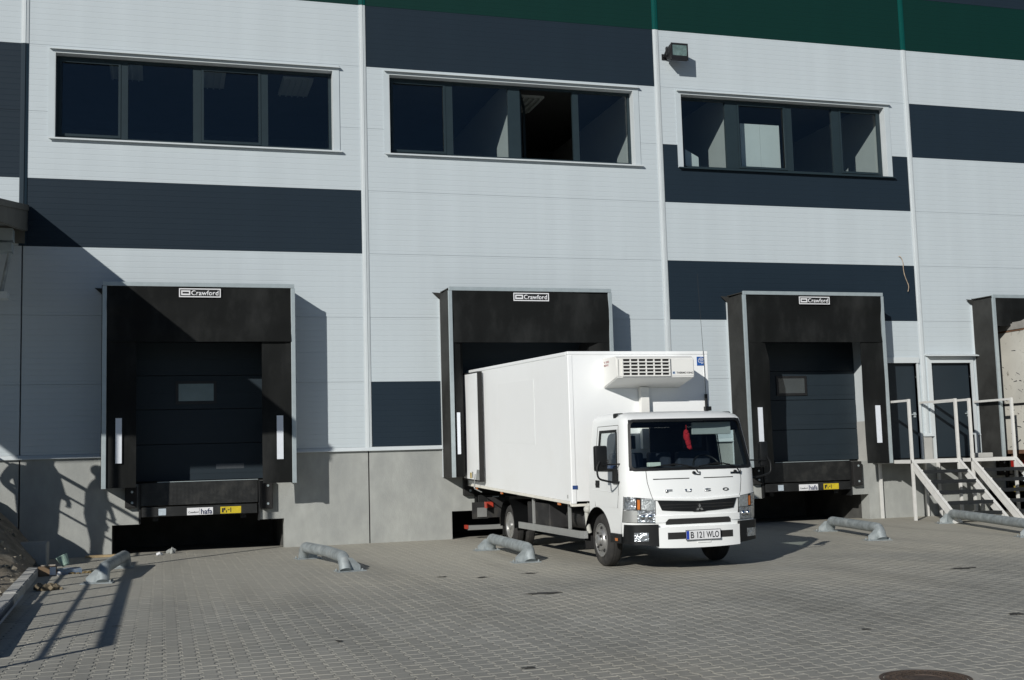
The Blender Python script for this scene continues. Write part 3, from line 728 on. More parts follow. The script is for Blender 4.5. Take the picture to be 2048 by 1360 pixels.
# ================================================================== steel stairs
M_['whitesteel'] = mat('white_coated_steel', (0.66, 0.66, 0.64), 0.5, 0, 0.06, 6, dirt=(0.40, 0.38, 0.34), dscale=5, dlo=0.62, dhi=0.85)
M_['grating'] = mat('dark_grating', (0.018, 0.021, 0.024), 0.6, 0.2, 0.2, 20)
def stairs(x0, x1, label, left_rail_wall):
    t = thing('steel_stairs', label, 'stairs', ((x0+x1)/2, -1.2, 0), 'white steel stairs to the personnel doors')
    zp, fy = 1.195, -1.20
    bobj('landing', M_['grating'], t, (x0+0.03, x1-0.03, fy+0.03, -0.02, zp-0.035, zp))
    bobj('landing_frame', M_['whitesteel'], t, (x0, x1, fy-0.003, fy+0.03, zp-0.06, zp+0.012), (x0-0.002, x0+0.03, fy+0.03, -0.01, zp-0.06, zp+0.01), (x1-0.03, x1+0.002, fy+0.03, -0.01, zp-0.06, zp+0.01))
    for x in (x0, x1-0.05):
        bobj('post', M_['whitesteel'], t, (x, x+0.05, fy-0.012, fy+0.043, 0.0, 2.425), bev=0.004)
        bobj('leg', M_['whitesteel'], t, (x, x+0.05, -0.09, -0.035, 0.0, zp-0.062))
        bobj('handrail', M_['whitesteel'], t, (x+0.002, x+0.048, fy+0.044, -0.01 if left_rail_wall or x > x0 else -0.3, 2.375, 2.42))
    run, ybot = 1.36, fy-1.40
    sl = zp/(fy-ybot)
    for k, x in enumerate((x0, x1-0.05)):
        bm = bm_new()
        prism(bm, [(fy-0.013, zp), (ybot, 0.03), (ybot+0.17, 0.0), (ybot+0.22, 0.0), (fy-0.013, zp-0.20)], 'x', x+0.004, x+0.012)
        for dz in (0.0, -0.165):
            prism(bm, [(fy-0.014, zp+dz), (ybot+0.0-dz*0.6, 0.03), (ybot+0.0-dz*0.6+0.012, 0.02), (fy-0.014, zp+dz-0.016)], 'x', x-0.012, x+0.05) if dz == 0 else None
        obj('stringer', bm, M_['whitesteel'], t)
    for k in range(1, 6):
        z = zp-k*zp/6; y = fy-(k-0.35)*(fy-ybot)/6
        tr = bobj('tread', M_['grating'], t, (x0+0.055, x1-0.055, y-0.12, y+0.10, z-0.040, z), (x0+0.055, x1-0.055, y-0.127, y-0.1205, z-0.062, z+0.004))
        bobj('end_plate', M_['whitesteel'], tr, (x1-0.054, x1-0.048, y-0.115, y+0.095, z-0.075, z+0.015), (x0+0.048, x0+0.054, y-0.115, y+0.095, z-0.075, z+0.015))
    return t
stairs(16.70, 17.85, 'white steel stairs with dark treads, nearest the empty dock, leading to the half hidden door', False)
stairs(18.13, 19.22, 'white steel stairs with dark treads, next to the cream trailer, leading to the framed door', True)
bm = bm_new(); box(bm, 18.78, 19.17, -0.55, -0.3, 1.197, 1.30, bev=0.015); tag(obj('stone_block', bm, M_['concrete_light'], base=True), 'small pale concrete block lying on the landing of the stairs beside the trailer', 'block')

# ================================================================== trailer at the right edge
M_['dirtywhite'] = mat('dirty_cream_paint', (0.55, 0.54, 0.49), 0.6, 0, 0.12, 1.5, 0.03, 30, dirt=(0.10, 0.085, 0.06), dscale=7.0, dlo=0.60, dhi=0.74)
M_['tarp'] = mat('grey_tarpaulin', (0.30, 0.29, 0.27), 0.8, 0, 0.2, 3, 0.4, 6, dirt=(0.20, 0.10, 0.05), dscale=4, dlo=0.66, dhi=0.8)
M_['rust'] = mat('rusty_steel', (0.16, 0.085, 0.05), 0.85, 0, 0.4, 9, 0.2, 40)
M_['yellowdirt'] = mat('dirty_yellow_steel', (0.42, 0.33, 0.08), 0.7, 0, 0.35, 5, dirt=(0.12, 0.09, 0.05), dscale=6)
tx0, tx1 = 19.77, 22.07
t = thing('box_trailer', 'dirty cream box trailer with scuffed side backed against the dock at the right edge', 'trailer', ((tx0+tx1)/2, -5, 0))
bobj('body', M_['dirtywhite'], t, (tx0, tx1, -9.5, -0.16, 1.34, 3.86))
bm = sheet([(tx0-0.012, -9.5), (tx0-0.012, -5), (tx0-0.012, -0.15)], 3.90, 4.04, 0.02, 3, 0.0, seed=4)
for v in bm.verts:
    if v.co.z > 3.97: v.co.z += 0.035*math.sin(v.co.y*4.0)+0.02*math.sin(v.co.y*9)
obj('tarp_edge', bm, M_['tarp'], t)
bobj('tarp_roof', M_['tarp'], t, (tx0+0.01, tx1, -9.5, -0.16, 3.90, 4.06))
bobj('top_rail', M_['rust'], t, (tx0-0.015, tx1+0.01, -9.5, -0.15, 3.862, 3.898)); bobj('sill_rail', M_['rust'], t, (tx0-0.02, tx1+0.02, -9.5, -0.15, 1.26, 1.338))
for y in (-1.12, -3.4, -5.7, -8.0):
    bobj('side_post', M_['dirtywhite'], t, (tx0-0.03, tx0-0.001, y, y+0.07, 1.34, 3.86))
bobj('strap', M_['black'], t, (tx0-0.008, tx0-0.002, -1.0, -0.2, 2.28, 2.33))
bm = bm_new()
rnd = random.Random(5)
for k in range(46):
    y = rnd.uniform(-1.6, -0.25); z = rnd.uniform(1.4, 3.5); L = rnd.uniform(0.012, 0.075); a = rnd.uniform(-0.5, 0.5)
    h = rnd.uniform(0.004, 0.014)
    q = [(y-L*math.cos(a), z-L*math.sin(a)-h), (y+L*math.cos(a), z+L*math.sin(a)-h*rnd.random()), (y+L*math.cos(a), z+L*math.sin(a)+h*rnd.random()), (y-L*math.cos(a)*0.6, z-L*math.sin(a)+h)]
    prism(bm, q, 'x', tx0-0.0022, tx0-0.0008)
obj('scuff_marks', bm, M_['ink'], t)
bobj('chassis_beam', M_['yellowdirt'], t, (tx0+0.5, tx0+0.62, -9.3, -0.3, 0.92, 1.24), (tx1-0.62, tx1-0.5, -9.3, -0.3, 0.92, 1.24))
bobj('cross_member', M_['rust'], t, *[(tx0+0.05, tx1-0.05, y, y+0.09, 1.12, 1.255) for y in (-0.4, -1.0, -1.6, -2.4, -3.4)])
bobj('underrun_bar', M_['yellowdirt'], t, (tx0+0.1, tx1-0.1, -0.36, -0.26, 0.45, 0.57), (tx0+0.4, tx0+0.5, -0.36, -0.27, 0.57, 1.24), (tx1-0.5, tx1-0.4, -0.36, -0.27, 0.57, 1.24))
bobj('tail_lamp', mat('red_lamp', (0.35, 0.02, 0.015), 0.3), t, (tx0+0.06, tx0+0.36, -0.34, -0.27, 0.98, 1.12))
for y in (-1.9, -3.1):
    for x in (tx0+0.03, tx1-0.33):
        bm = bm_new(); lathe(bm, [(0.0, 0.20), (0.01, 0.28), (0.0, 0.30), (0.02, 0.46), (0.06, 0.48), (0.24, 0.48), (0.28, 0.46), (0.30, 0.30)], (x, y, 0.48), 'x', 28); wl = obj('wheel', bm, M_['rubber'], t, 40)
        bm = bm_new(); lathe(bm, [(0.06, 0.05), (0.06, 0.14), (0.10, 0.16), (0.10, 0.27), (0.012, 0.285), (0.012, 0.30), (0.12, 0.29)], (x, y, 0.48), 'x', 24); obj('rim', bm, M_['rust'], wl, 40)

# ================================================================== floodlight and loose cable on the wall
t = thing('floodlight', 'small black floodlight with a square lens, fixed high on the wall above the third window', 'floodlight', (12.30, 0, 9.55))
bm = bm_new()
prism(bm, [(-0.10, 9.53), (-0.30, 9.44), (-0.335, 9.465), (-0.345, 9.765), (-0.32, 9.785), (-0.20, 9.76), (-0.12, 9.69)], 'x', 12.235, 12.595); obj('housing', bm, M_['black'], t)
bobj('bezel', M_['black'], t, (12.228, 12.602, -0.362, -0.347, 9.755, 9.79), (12.228, 12.602, -0.362, -0.347, 9.435, 9.53), (12.228, 12.255, -0.362, -0.347, 9.531, 9.754), (12.575, 12.602, -0.362, -0.347, 9.531, 9.754))
bobj('reflector', mat('lamp_reflector', (0.40, 0.42, 0.39), 0.3, 0.2, 0.35, 9, 0.3, 14), t, (12.256, 12.574, -0.354, -0.3465, 9.532, 9.753))
bobj('lens', M_['wsglass'], t, (12.256, 12.574, -0.361, -0.356, 9.532, 9.753))
bm = bm_new(); tube(bm, [(12.22, -0.005, 9.60), (12.19, -0.10, 9.60), (12.185, -0.22, 9.66)], 0.02, 8); box(bm, 12.17, 12.28, -0.02, -0.004, 9.54, 9.66); box(bm, 12.18, 12.198, -0.26, -0.18, 9.60, 9.74); obj('bracket', bm, M_['black'], t)
bm = bm_new()
P = [(17.535, -0.01, 5.56), (17.55, -0.045, 5.55), (17.585, -0.05, 5.49), (17.61, -0.045, 5.40), (17.605, -0.045, 5.28), (17.62, -0.05, 5.15), (17.66, -0.055, 5.03), (17.70, -0.06, 4.93), (17.70, -0.06, 4.86), (17.68, -0.055, 4.79)]
tube(bm, curve_round(P, 0.05, 3), 0.008, 6)
tag(obj('hanging_cable', bm, mat('tan_cable', (0.42, 0.33, 0.24), 0.6, 0, 0.3, 12)), 'loose tan cable end dangling from the wall above the empty dock by the stairs', 'cable')

# ================================================================== canopied landing at the left end
t = thing('entrance_canopy', 'shaded canopy roof end with a deep fascia at the left edge of the wall', 'canopy', (-2.5, -2.8, 0))
zc = lambda y: 6.08+0.19*y
M_['canopy'] = mat('canopy_sheet', (0.10, 0.10, 0.09), 0.7, 0, 0.15, 2)
bm = bm_new(); prism(bm, [(-0.03, zc(-0.03)), (-5.6, zc(-5.6)), (-5.6, zc(-5.6)-0.10), (-0.03, zc(-0.03)-0.10)], 'x', -5.2, 0.105); obj('roof_sheet', bm, M_['canopy'], t)
bm = bm_new(); prism(bm, [(-0.03, zc(-0.03)-0.101), (-5.55, zc(-5.55)-0.101), (-5.55, zc(-5.55)-0.26), (-0.03, zc(-0.03)-0.46)], 'x', 0.0, 0.085); obj('edge_beam', bm, M_['canopy'], t)
for y in (-0.5, -1.6, -2.7, -3.8, -4.9):
    bobj('purlin', M_['canopy'], t, (-5.1, -0.005, y-0.04, y+0.04, zc(y)-0.24, zc(y)-0.11))
bobj('wall_plate', M_['canopy'], t, (-5.1, 0.04, -0.029, -0.004, 5.40, 5.70))
for x in (-0.42, -2.4, -4.4):
    bm = bm_new(); tube(bm, [(x, -4.9, 0.0), (x, -4.9, zc(-4.9)-0.25)], 0.05, 10); obj('column', bm, M_['galv'], t, 60)
bobj('cable_box', M_['alu'], t, (-0.34, -0.06, -0.85, -0.55, 5.30, 5.50), (-0.34, -0.075, -0.84, -0.56, 5.12, 5.26))
bm = bm_new(); tube(bm, [(-0.12, -0.7, 5.1), (-0.24, -0.7, 4.45)], 0.035, 8); obj('strut', bm, M_['galv'], t)
bobj('lamp_plate', M_['trimwhite'], t, (-0.42, -0.13, -0.86, -0.55, 4.33, 4.44))
# concrete landing and steps behind the frame edge
tag(bobj('concrete_landing', M_['concrete'], None, (-4.6, -0.72, -3.4, 0.0, 0.0, 1.2)), 'raised concrete landing under the canopy, left of the shaded dock', 'landing')
def railing(name, label, x, y0, y1, zb, rails, hand, step, first):
    t = thing(name, label, 'railing', (x, (y0+y1)/2, zb), 'tubular railings at the left end')
    y = first
    while y <= y1+0.01:
        bm = bm_new(); tube(bm, [(x, y, zb), (x, y, hand)], 0.038 if zb < 1 else 0.02, 8); obj('post', bm, M_['galv'], t, 60); y += step
    for z in rails:
        bm = bm_new(); tube(bm, [(x, y0, z), (x, y1, z)], 0.019, 8); obj('rail', bm, M_['galv'], t, 60)
    bm = bm_new(); tube(bm, [(x, y0, hand), (x, y1, hand)], 0.043 if zb < 1 else 0.03, 12); obj('handrail', bm, M_['galv'], t, 60)
railing('railing', 'tubular railing along the edge of the concrete landing under the canopy', -0.78, -3.3, -0.12, 1.2, (1.68, 2.00), 2.29, 1.06, -3.3)
railing('railing', 'long low tubular railing on the earth bank behind the kerb', -0.5, -13.4, -4.2, 0.30, (0.92, 1.19), 1.48, 1.10, -13.4)

# earth bank, kerb and loose board
rnd = random.Random(3)
bm = bm_new(); nx, ny = 44, 90; gridv = []
for j in range(ny+1):
    y = -14.5+14.45*j/ny; rw = []
    xk = kerb_x(y)-0.15
    for i in range(nx+1):
        x = -5.0+(xk+5.0)*(i/nx)**0.6
        s = 0.28+0.95*max(0, min(1, (y+4.5)/3.0))
        h = 0.07+min(1.05 if y > -3 else 0.26+0.75*max(0, (y+4.5)/1.5), (xk-x)*s*0.9)
        h += rnd.uniform(-0.025, 0.025)+0.05*math.sin(x*5+y*3)*math.sin(y*2.3-x*2)*(0.4 if xk-x < 0.2 else 1)
        rw.append(bm.verts.new((x, y, max(0.02, h))))
    gridv.append(rw)
for j in range(ny):
    for i in range(nx): bm.faces.new((gridv[j][i], gridv[j][i+1], gridv[j+1][i+1], gridv[j+1][i]))
tag(obj('earth_bank', bm, M_['earth'], None, 70), kind='structure')
bm = bm_new()
for k in range(170):
    y = rnd.uniform(-12, -0.6); x = kerb_x(y)-0.18-abs(rnd.gauss(0, 0.35)); s = 0.28+0.95*max(0, min(1, (y+4.5)/3.0))
    z = 0.06+min(1.05 if y > -3 else 0.26+0.75*max(0, (y+4.5)/1.5), (kerb_x(y)-0.15-x)*s*0.9); q = rnd.uniform(0.015, 0.06)
    vs = bmesh.ops.create_icosphere(bm, subdivisions=1, radius=q, matrix=Matrix.Translation((x, y, z)))['verts']
    for v in vs: v.co += Vector((rnd.uniform(-.3, .3), rnd.uniform(-.3, .3), rnd.uniform(-.3, .3)))*q
tag(obj('loose_stones', bm, mat('rubble_stone', (0.30, 0.27, 0.21), 0.95, 0, 0.35, 5)), kind='stuff')
kt = thing('kerb', 'row of concrete kerb stones holding back the earth bank at the left', 'kerb', (0.75, -7.5, 0))
y = -3.35
while y > -13.5:
    L = 0.90; a, c = kerb_x(y), kerb_x(y-L+0.012)
    bm = bm_new(); j = rnd.uniform(-0.006, 0.006)
    q = [(a-0.15, y), (a, y), (c, y-L+0.012), (c-0.15, y-L+0.012)]
    fs = prism(bm, q, 'z', -0.03, 0.115+j)
    bmesh.ops.bevel(bm, geom=list(bm.edges), offset=0.012, segments=2, affect='EDGES')
    obj('kerb_stone', bm, M_['concrete_light'], kt); y -= L
bm = bm_new(); box(bm, -0.07, 0.07, -2.0, 2.0, -0.011, 0.011)
bmesh.ops.rotate(bm, verts=bm.verts, cent=(0, 0, 0), matrix=Matrix.Rotation(R(-52), 3, 'Y')); bmesh.ops.rotate(bm, verts=bm.verts, cent=(0, 0, 0), matrix=Matrix.Rotation(R(1.6), 3, 'Z'))
bmesh.ops.translate(bm, verts=bm.verts, vec=(kerb_x(-9.3)+0.052, -9.3, 0.064))
tag(obj('timber_board', bm, mat('grey_board', (0.27, 0.29, 0.31), 0.6, 0, 0.15, 3, stretch=(1, 0.15, 1)), base=True), 'long grey board leaning against the near end of the kerb', 'board')
bm = bm_new(); box(bm, 0.05, 0.58, -1.5, -1.05, 0.0, 0.36, bev=0.02); tag(obj('concrete_block', bm, M_['concrete'], base=True), 'squat concrete block in the shade between the kerb and the wall', 'block')
bm = bm_new(); box(bm, 1.08, 1.66, -0.30, -0.16, 0.0, 0.035); tag(obj('wooden_plank', bm, mat('raw_timber', (0.33, 0.25, 0.14), 0.8, 0, 0.25, 8), base=True), 'short yellowish plank on the ground at the left corner of the dock pit', 'plank')

# litter by the kerb
def litter(name, label, bmf, m, cat):
    bm = bm_new(); bmf(bm); return tag(obj(name, bm, m, base=True), label, cat)
def rotbox(sx, sy, sz, loc, rz, rx=0):
    def f(bm):
        box(bm, -sx/2, sx/2, -sy/2, sy/2, 0, sz)
        bmesh.ops.rotate(bm, verts=bm.verts, cent=(0, 0, 0), matrix=Matrix.Rotation(R(rx), 3, 'X')); bmesh.ops.rotate(bm, verts=bm.verts, cent=(0, 0, 0), matrix=Matrix.Rotation(R(rz), 3, 'Z'))
        bmesh.ops.translate(bm, verts=bm.verts, vec=loc)
    return f
bx = litter('carton', 'small open brown and white carton lying against the end of the kerb', rotbox(0.24, 0.15, 0.13, (0.76, -3.45, 0.0), 10), mat('brown_card', (0.22, 0.15, 0.09), 0.8), 'carton')
bobj('white_flap', M_['labelwhite'], bx, (0.80, 0.88, -3.545, -3.535, 0.01, 0.125))
bobj('open_lid', mat('card_inside', (0.36, 0.33, 0.28), 0.8), bx, (0.66, 0.86, -3.40, -3.30, 0.132, 0.145))
def cupf(bm): lathe(bm, [(0, 0.045), (0.02, 0.06), (0.16, 0.085), (0.16, 0.075), (0.03, 0.05)], (0, 0, 0), 'z', 16); bmesh.ops.rotate(bm, verts=bm.verts, cent=(0, 0, 0), matrix=Matrix.Rotation(R(-25), 3, 'Y')); bmesh.ops.translate(bm, verts=bm.verts, vec=(0.98, -3.05, 0.10))
litter('paper_cup', 'pale green paper cup tipped among the litter by the kerb', cupf, mat('green_cup', (0.36, 0.50, 0.42), 0.6, 0, 0.2, 20), 'cup')
litter('drink_carton', 'flattened blue and grey drink carton among the litter by the kerb', rotbox(0.34, 0.13, 0.07, (1.03, -3.30, 0.005), 22, 8), mat('blue_carton', (0.30, 0.34, 0.40), 0.5, 0, 0.4, 9, dirt=(0.22, 0.31, 0.44), dscale=7, dlo=0.5, dhi=0.52), 'carton')
litter('paper_scrap', 'crumpled scrap of white paper beside the brown carton', lambda bm: [v.co.__iadd__(Vector((0.93, -3.62, 0.03))) for v in bmesh.ops.create_icosphere(bm, subdivisions=2, radius=0.035)['verts']], M_['labelwhite'], 'paper')
def ragf(c, n, sx, sy, hz, seed):
    def f(bm):
        r = random.Random(seed)
        for k in range(n):
            x, y = r.gauss(0, sx), r.gauss(0, sy); q = r.uniform(0.02, 0.06)
            for v in bmesh.ops.create_icosphere(bm, subdivisions=1, radius=q, matrix=Matrix.Translation((c[0]+x, c[1]+y, q*0.3)))['verts']:
                v.co.z = max(0.001, v.co.z*hz); v.co.x += r.uniform(-.4, .4)*q; v.co.y += r.uniform(-.4, .4)*q
    return f
tag(litter('dirty_rag', 'crumpled brown rag lying on the paving near the kerb', ragf((0.94, -5.6, 0), 26, 0.075, 0.05, 1.2, 2), mat('brown_rag', (0.16, 0.13, 0.085), 0.95, 0, 0.6, 9), 'rag'))
litter('dry_leaves', 'small drift of dry leaves and twigs beside the litter', ragf((1.22, -3.3, 0), 22, 0.12, 0.05, 0.45, 4), mat('dry_leaf', (0.24, 0.18, 0.09), 0.9, 0, 0.5, 20), 'leaves')
litter('stone', 'grey stone at the edge of the dark dock pit', ragf((2.45, -0.15, 0), 5, 0.05, 0.04, 1.6, 6), M_['concrete'], 'stone')
litter('paper_scrap', 'white scrap of paper on the ground in front of the dark dock pit', ragf((2.28, -0.42, 0), 4, 0.03, 0.03, 0.9, 8), M_['labelwhite'], 'paper')
# stains and crumbs on the paving
M_['stain'] = mat('oil_stain', (0.05, 0.048, 0.042), 0.8, 0, 0.4, 12)
for k, (x, y, a, b_) in enumerate(((6.3, -9.18, 0.26, 0.11), (6.83, -7.0, 0.16, 0.07), (6.17, -7.15, 0.13, 0.06), (5.73, -6.81, 0.10, 0.06), (3.74, -11.56, 0.055, 0.06), (4.8, -13.45, 0.07, 0.05), (11.56, -9.35, 0.22, 0.10), (9.46, -12.79, 0.12, 0.09), (7.85, -12.97, 0.06, 0.05), (1.91, -9.63, 0.07, 0.03))):
    r = random.Random(k); bm = bm_new(); vs = []
    for q in range(22):
        th = 2*PI*q/22; s = r.uniform(0.35, 1.0); vs.append(bm.verts.new((x+a*s*math.cos(th), y+b_*s*math.sin(th), 0.0062)))
    bm.faces.new(vs); obj('stain', bm, M_['stain'], pavement)

# manhole cover
t = thing('manhole_cover', 'rusty round manhole cover set in the paving at the bottom right', 'manhole', (MH[0], MH[1], 0))
M_['iron'] = mat('rusty_cast_iron', (0.085, 0.062, 0.048), 0.75, 0.2, 0.35, 12, 0.3, 70)
bm = bm_new(); lathe(bm, [(-0.02, 0.285), (0.004, 0.285), (0.004, 0.262), (-0.02, 0.258)], (MH[0], MH[1], 0), 'z', 48); obj('ring', bm, M_['iron'], t, 40)
bm = bm_new(); lathe(bm, [(-0.02, 0.254), (0.0, 0.254), (0.0, 0.125), (0.005, 0.122), (0.005, 0.108), (0.0, 0.105), (0.0, 0.01)], (MH[0], MH[1], 0), 'z', 48)
for k in range(36):
    a = 2*PI*k/36
    for rr in (0.155, 0.195, 0.232): box(bm, MH[0]+rr*math.cos(a)-0.008, MH[0]+rr*math.cos(a)+0.008, MH[1]+rr*math.sin(a)-0.008, MH[1]+rr*math.sin(a)+0.008, 0.0005, 0.006)
obj('lid', bm, M_['iron'], t)
bm = bm_new(); lathe(bm, [(-0.012, 0.335), (-0.0005, 0.335), (-0.0005, 0.29), (-0.012, 0.29)], (MH[0], MH[1], 0), 'z', 48); obj('mortar_bed', bm, M_['sand'], t)

# ================================================================== white refrigerated delivery truck
XC = 8.845          # centre line
def truckpaint():
    m = mat('truck_white', (0.87, 0.89, 0.885), 0.28, 0, 0.012, 2, coat=0.5)
    return m
M_['tw'] = truckpaint()
M_['boxw'] = mat('box_white', (0.90, 0.92, 0.925), 0.38, 0, 0.010, 1.5, dirt=(0.82, 0.83, 0.815), dscale=0.8, dlo=0.5, dhi=0.95)
M_['tkw'] = mat('cooler_white', (0.80, 0.80, 0.77), 0.4, 0, 0.02, 3)
M_['plastic'] = mat('black_plastic', (0.010, 0.011, 0.012), 0.45, 0, 0.15, 10, spec=0.3)
M_['chassis'] = mat('chassis_black', (0.020, 0.020, 0.021), 0.7, 0, 0.4, 6, dirt=(0.06, 0.055, 0.045), dscale=4)
M_['chrome'] = mat('chrome', (0.75, 0.76, 0.77), 0.12, 1.0, 0.05, 30)
M_['lampglass'] = mat('lamp_reflector_glass', (0.42, 0.45, 0.48), 0.16, 0.75, 0.5, 22, 0.9, 26, coat=0.8)
M_['lampclear'] = mat('ribbed_lamp_lens', (0.38, 0.41, 0.42), 0.2, 0.4, 0.25, 30, 0.5, 60, coat=0.8)
M_['silver'] = mat('silver_panel', (0.50, 0.51, 0.50), 0.35, 0.6, 0.05, 5)
M_['amber'] = mat('amber_lens', (0.55, 0.16, 0.025), 0.25, 0, 0.15, 20, coat=0.6)
M_['red'] = mat('red_lens', (0.42, 0.05, 0.03), 0.35, 0, 0.2, 20)
M_['rim'] = mat('wheel_steel', (0.46, 0.46, 0.45), 0.35, 0.7, 0.1, 8, dirt=(0.22, 0.20, 0.17), dscale=6, dlo=0.55, dhi=0.8)
M_['tyre'] = mat('tyre_rubber', (0.028, 0.027, 0.026), 0.85, 0, 0.2, 9, 0.15, 40, dirt=(0.075, 0.07, 0.06), dscale=5, dlo=0.5, dhi=0.8)
M_['seat'] = mat('dark_seat_cloth', (0.020, 0.027, 0.042), 0.9, 0, 0.2, 12)
M_['bluecloth'] = mat('blue_cloth', (0.03, 0.06, 0.16), 0.9, 0, 0.2, 10)
M_['dash'] = mat('dashboard', (0.030, 0.034, 0.040), 0.6, 0, 0.1, 12)
T = thing('delivery_truck', 'white refrigerated box truck reversed into the dock, cab facing the yard', 'truck', (XC, -4.0, 0))

# cab skin: stacked plan outlines  (z, half width, front y at centre, corner set-back)
LAY = [(0.44, .905, -7.82, .22), (0.80, .925, -7.835, .23), (0.95, .93, -7.835, .22), (1.27, .92, -7.775, .155), (1.80, .858, -7.62, .122), (1.92, .845, -7.585, .115),
       (1.965, .825, -7.53, .12), (2.005, .775, -7.43, .13), (2.03, .66, -7.25, .14)]
YR = -6.40
def lay(z):
    if z <= LAY[0][0]: return LAY[0][1:]
    for a, b in zip(LAY, LAY[1:]):
        if z <= b[0]:
            t = (z-a[0])/(b[0]-a[0]); return tuple(p+(q-p)*t for p, q in zip(a[1:], b[1:]))
    return LAY[-1][1:]
def FY_(u, z):
    w, fc, cd = lay(z); r = abs(u)/w
    if r <= .93: return fc+cd*r**3
    y0 = fc+.804*cd; y1 = fc+.90*cd+.028; y2 = fc+cd+.115
    if r <= .97: return y0+(y1-y0)*(r-.93)/.04
    return y1+(y2-y1)*min(1, (r-.97)/.03)
RF = [0, .18, .36, .53, .68, .82, .93, .96, .98, 1.0]
def outline(z, ins=0.0, yr=YR):
    w, fc, cd = lay(z); pts = []
    for r in RF: pts.append((r*(w-ins), FY_(r*w, z)+ins))
    ya = fc+cd+.215
    for y in (ya-.03, ya, -6.98, -6.66, yr+.05): pts.append((w-ins, max(y, FY_(w, z)+.002)))
    pts.append((w-.05-ins, yr)); pts.append((w*.5, yr)); pts.append((0, yr))
    return pts      # right half
def cab_loft(ins, mat_, name, parent, yr=YR, zs=None):
    zs = zs or [l[0] for l in LAY]
    bm = bm_new(); rings = []
    for z in zs:
        h = outline(z, ins, yr); ring = []
        full = [(-u, y) for u, y in h[::-1]][:-1]+h
        full = full[:-1] if False else full
        for (u, y) in full: ring.append(bm.verts.new((XC+u, y, z)))
        rings.append(ring)
    n = len(rings[0]); H = (n+1)//2   # index of centre front
    cidx = n//2
    def kind(k):   # half index of the segment measured from the front centre
        a = k-cidx if k >= cidx else cidx-1-k
        return a
    for j in range(len(zs)-1):
        z0, z1 = zs[j], zs[j+1]
        for k in range(n-1):
            a = kind(k)
            front = a < 6; side = 11 <= a <= 12; wholeside = 9 <= a <= 13; rear = a >= 14
            if z0 >= 1.26 and z1 <= 1.93 and (front or rear): continue
            if z0 >= 1.26 and z1 <= 1.81 and side: continue
            if z1 <= 0.81 and (a >= 10): continue
            if z1 <= 0.81 and a == 9 and False: continue
            bm.faces.new((rings[j][k], rings[j][k+1], rings[j+1][k+1], rings[j+1][k]))
    # roof: one cap with the rear closing line
    bm.faces.new(rings[-1])
    return bm
bm = cab_loft(0.0, None, None, None)
# lower side skins with the wheel arches cut out
AXF, AXR, WR = -6.62, -2.42, 0.348
for s in (-1, 1):
    ws = .915
    P = [(-7.47, .44), (-7.47, .80), (YR, .80), (YR, .74)]
    arc = []
    for k in range(15):
        a = R(20+k*(158-20)/14); arc.append((AXF+0.50*math.cos(a), 0.335+0.455*math.sin(a)))
    P = [(-7.47, .80), (YR+.05, .80), (YR+.05, .745)]+[p for p in arc if p[1] < .80 or True]+[(-7.10, .44), (-7.47, .44)]
    vs = [bm.verts.new((XC+s*.921, y, z)) for y, z in P]; f = bm.faces.new(vs)
    # corner filler in front of the arch
    w0 = outline(.44); w1 = outline(.80)
bmesh.ops.remove_doubles(bm, verts=bm.verts, dist=0.004)
body = obj('cab', bm, M_['tw'], T, 32)
# dark trim inside the skin
bm = cab_loft(0.022, None, None, None, yr=YR+.025, zs=[0.80, 0.95, 1.27, 1.80, 1.92, 1.965, 2.0])
obj('cabin_lining', bm, M_['plastic'], body, 32)
bobj('cab_floor', M_['chassis'], body, (XC-.86, XC+.86, -7.42, YR+.03, .80, .86))
# front parts follow the curve of the cab
def strip(name, m, u0, u1, zb, zt, off, th, parent, n=14, smooth=35, gap=None):
    zb = zb if callable(zb) else (lambda u, v=zb: v); zt = zt if callable(zt) else (lambda u, v=zt: v)
    bm = bm_new(); cols = []
    for i in range(n+1):
        u = u0+(u1-u0)*i/n; c = []
        for z in (zb(u), (zb(u)+zt(u))/2, zt(u)):
            y = FY_(u, z)-off; c.append((bm.verts.new((XC+u, y, z)), bm.verts.new((XC+u, y+th, z))))
        cols.append(c)
    for i in range(n):
        a, b = cols[i], cols[i+1]
        for j in range(2):
            bm.faces.new((a[j][0], b[j][0], b[j+1][0], a[j+1][0])); bm.faces.new((a[j][1], a[j+1][1], b[j+1][1], b[j][1]))
        bm.faces.new((a[0][0], a[0][1], b[0][1], b[0][0])); bm.faces.new((a[2][0], b[2][0], b[2][1], a[2][1]))
    for c in (cols[0], cols[-1]):
        for j in range(2): bm.faces.new((c[j][0], c[j+1][0], c[j+1][1], c[j][1]))
    return obj(name, bm, m, parent, smooth)
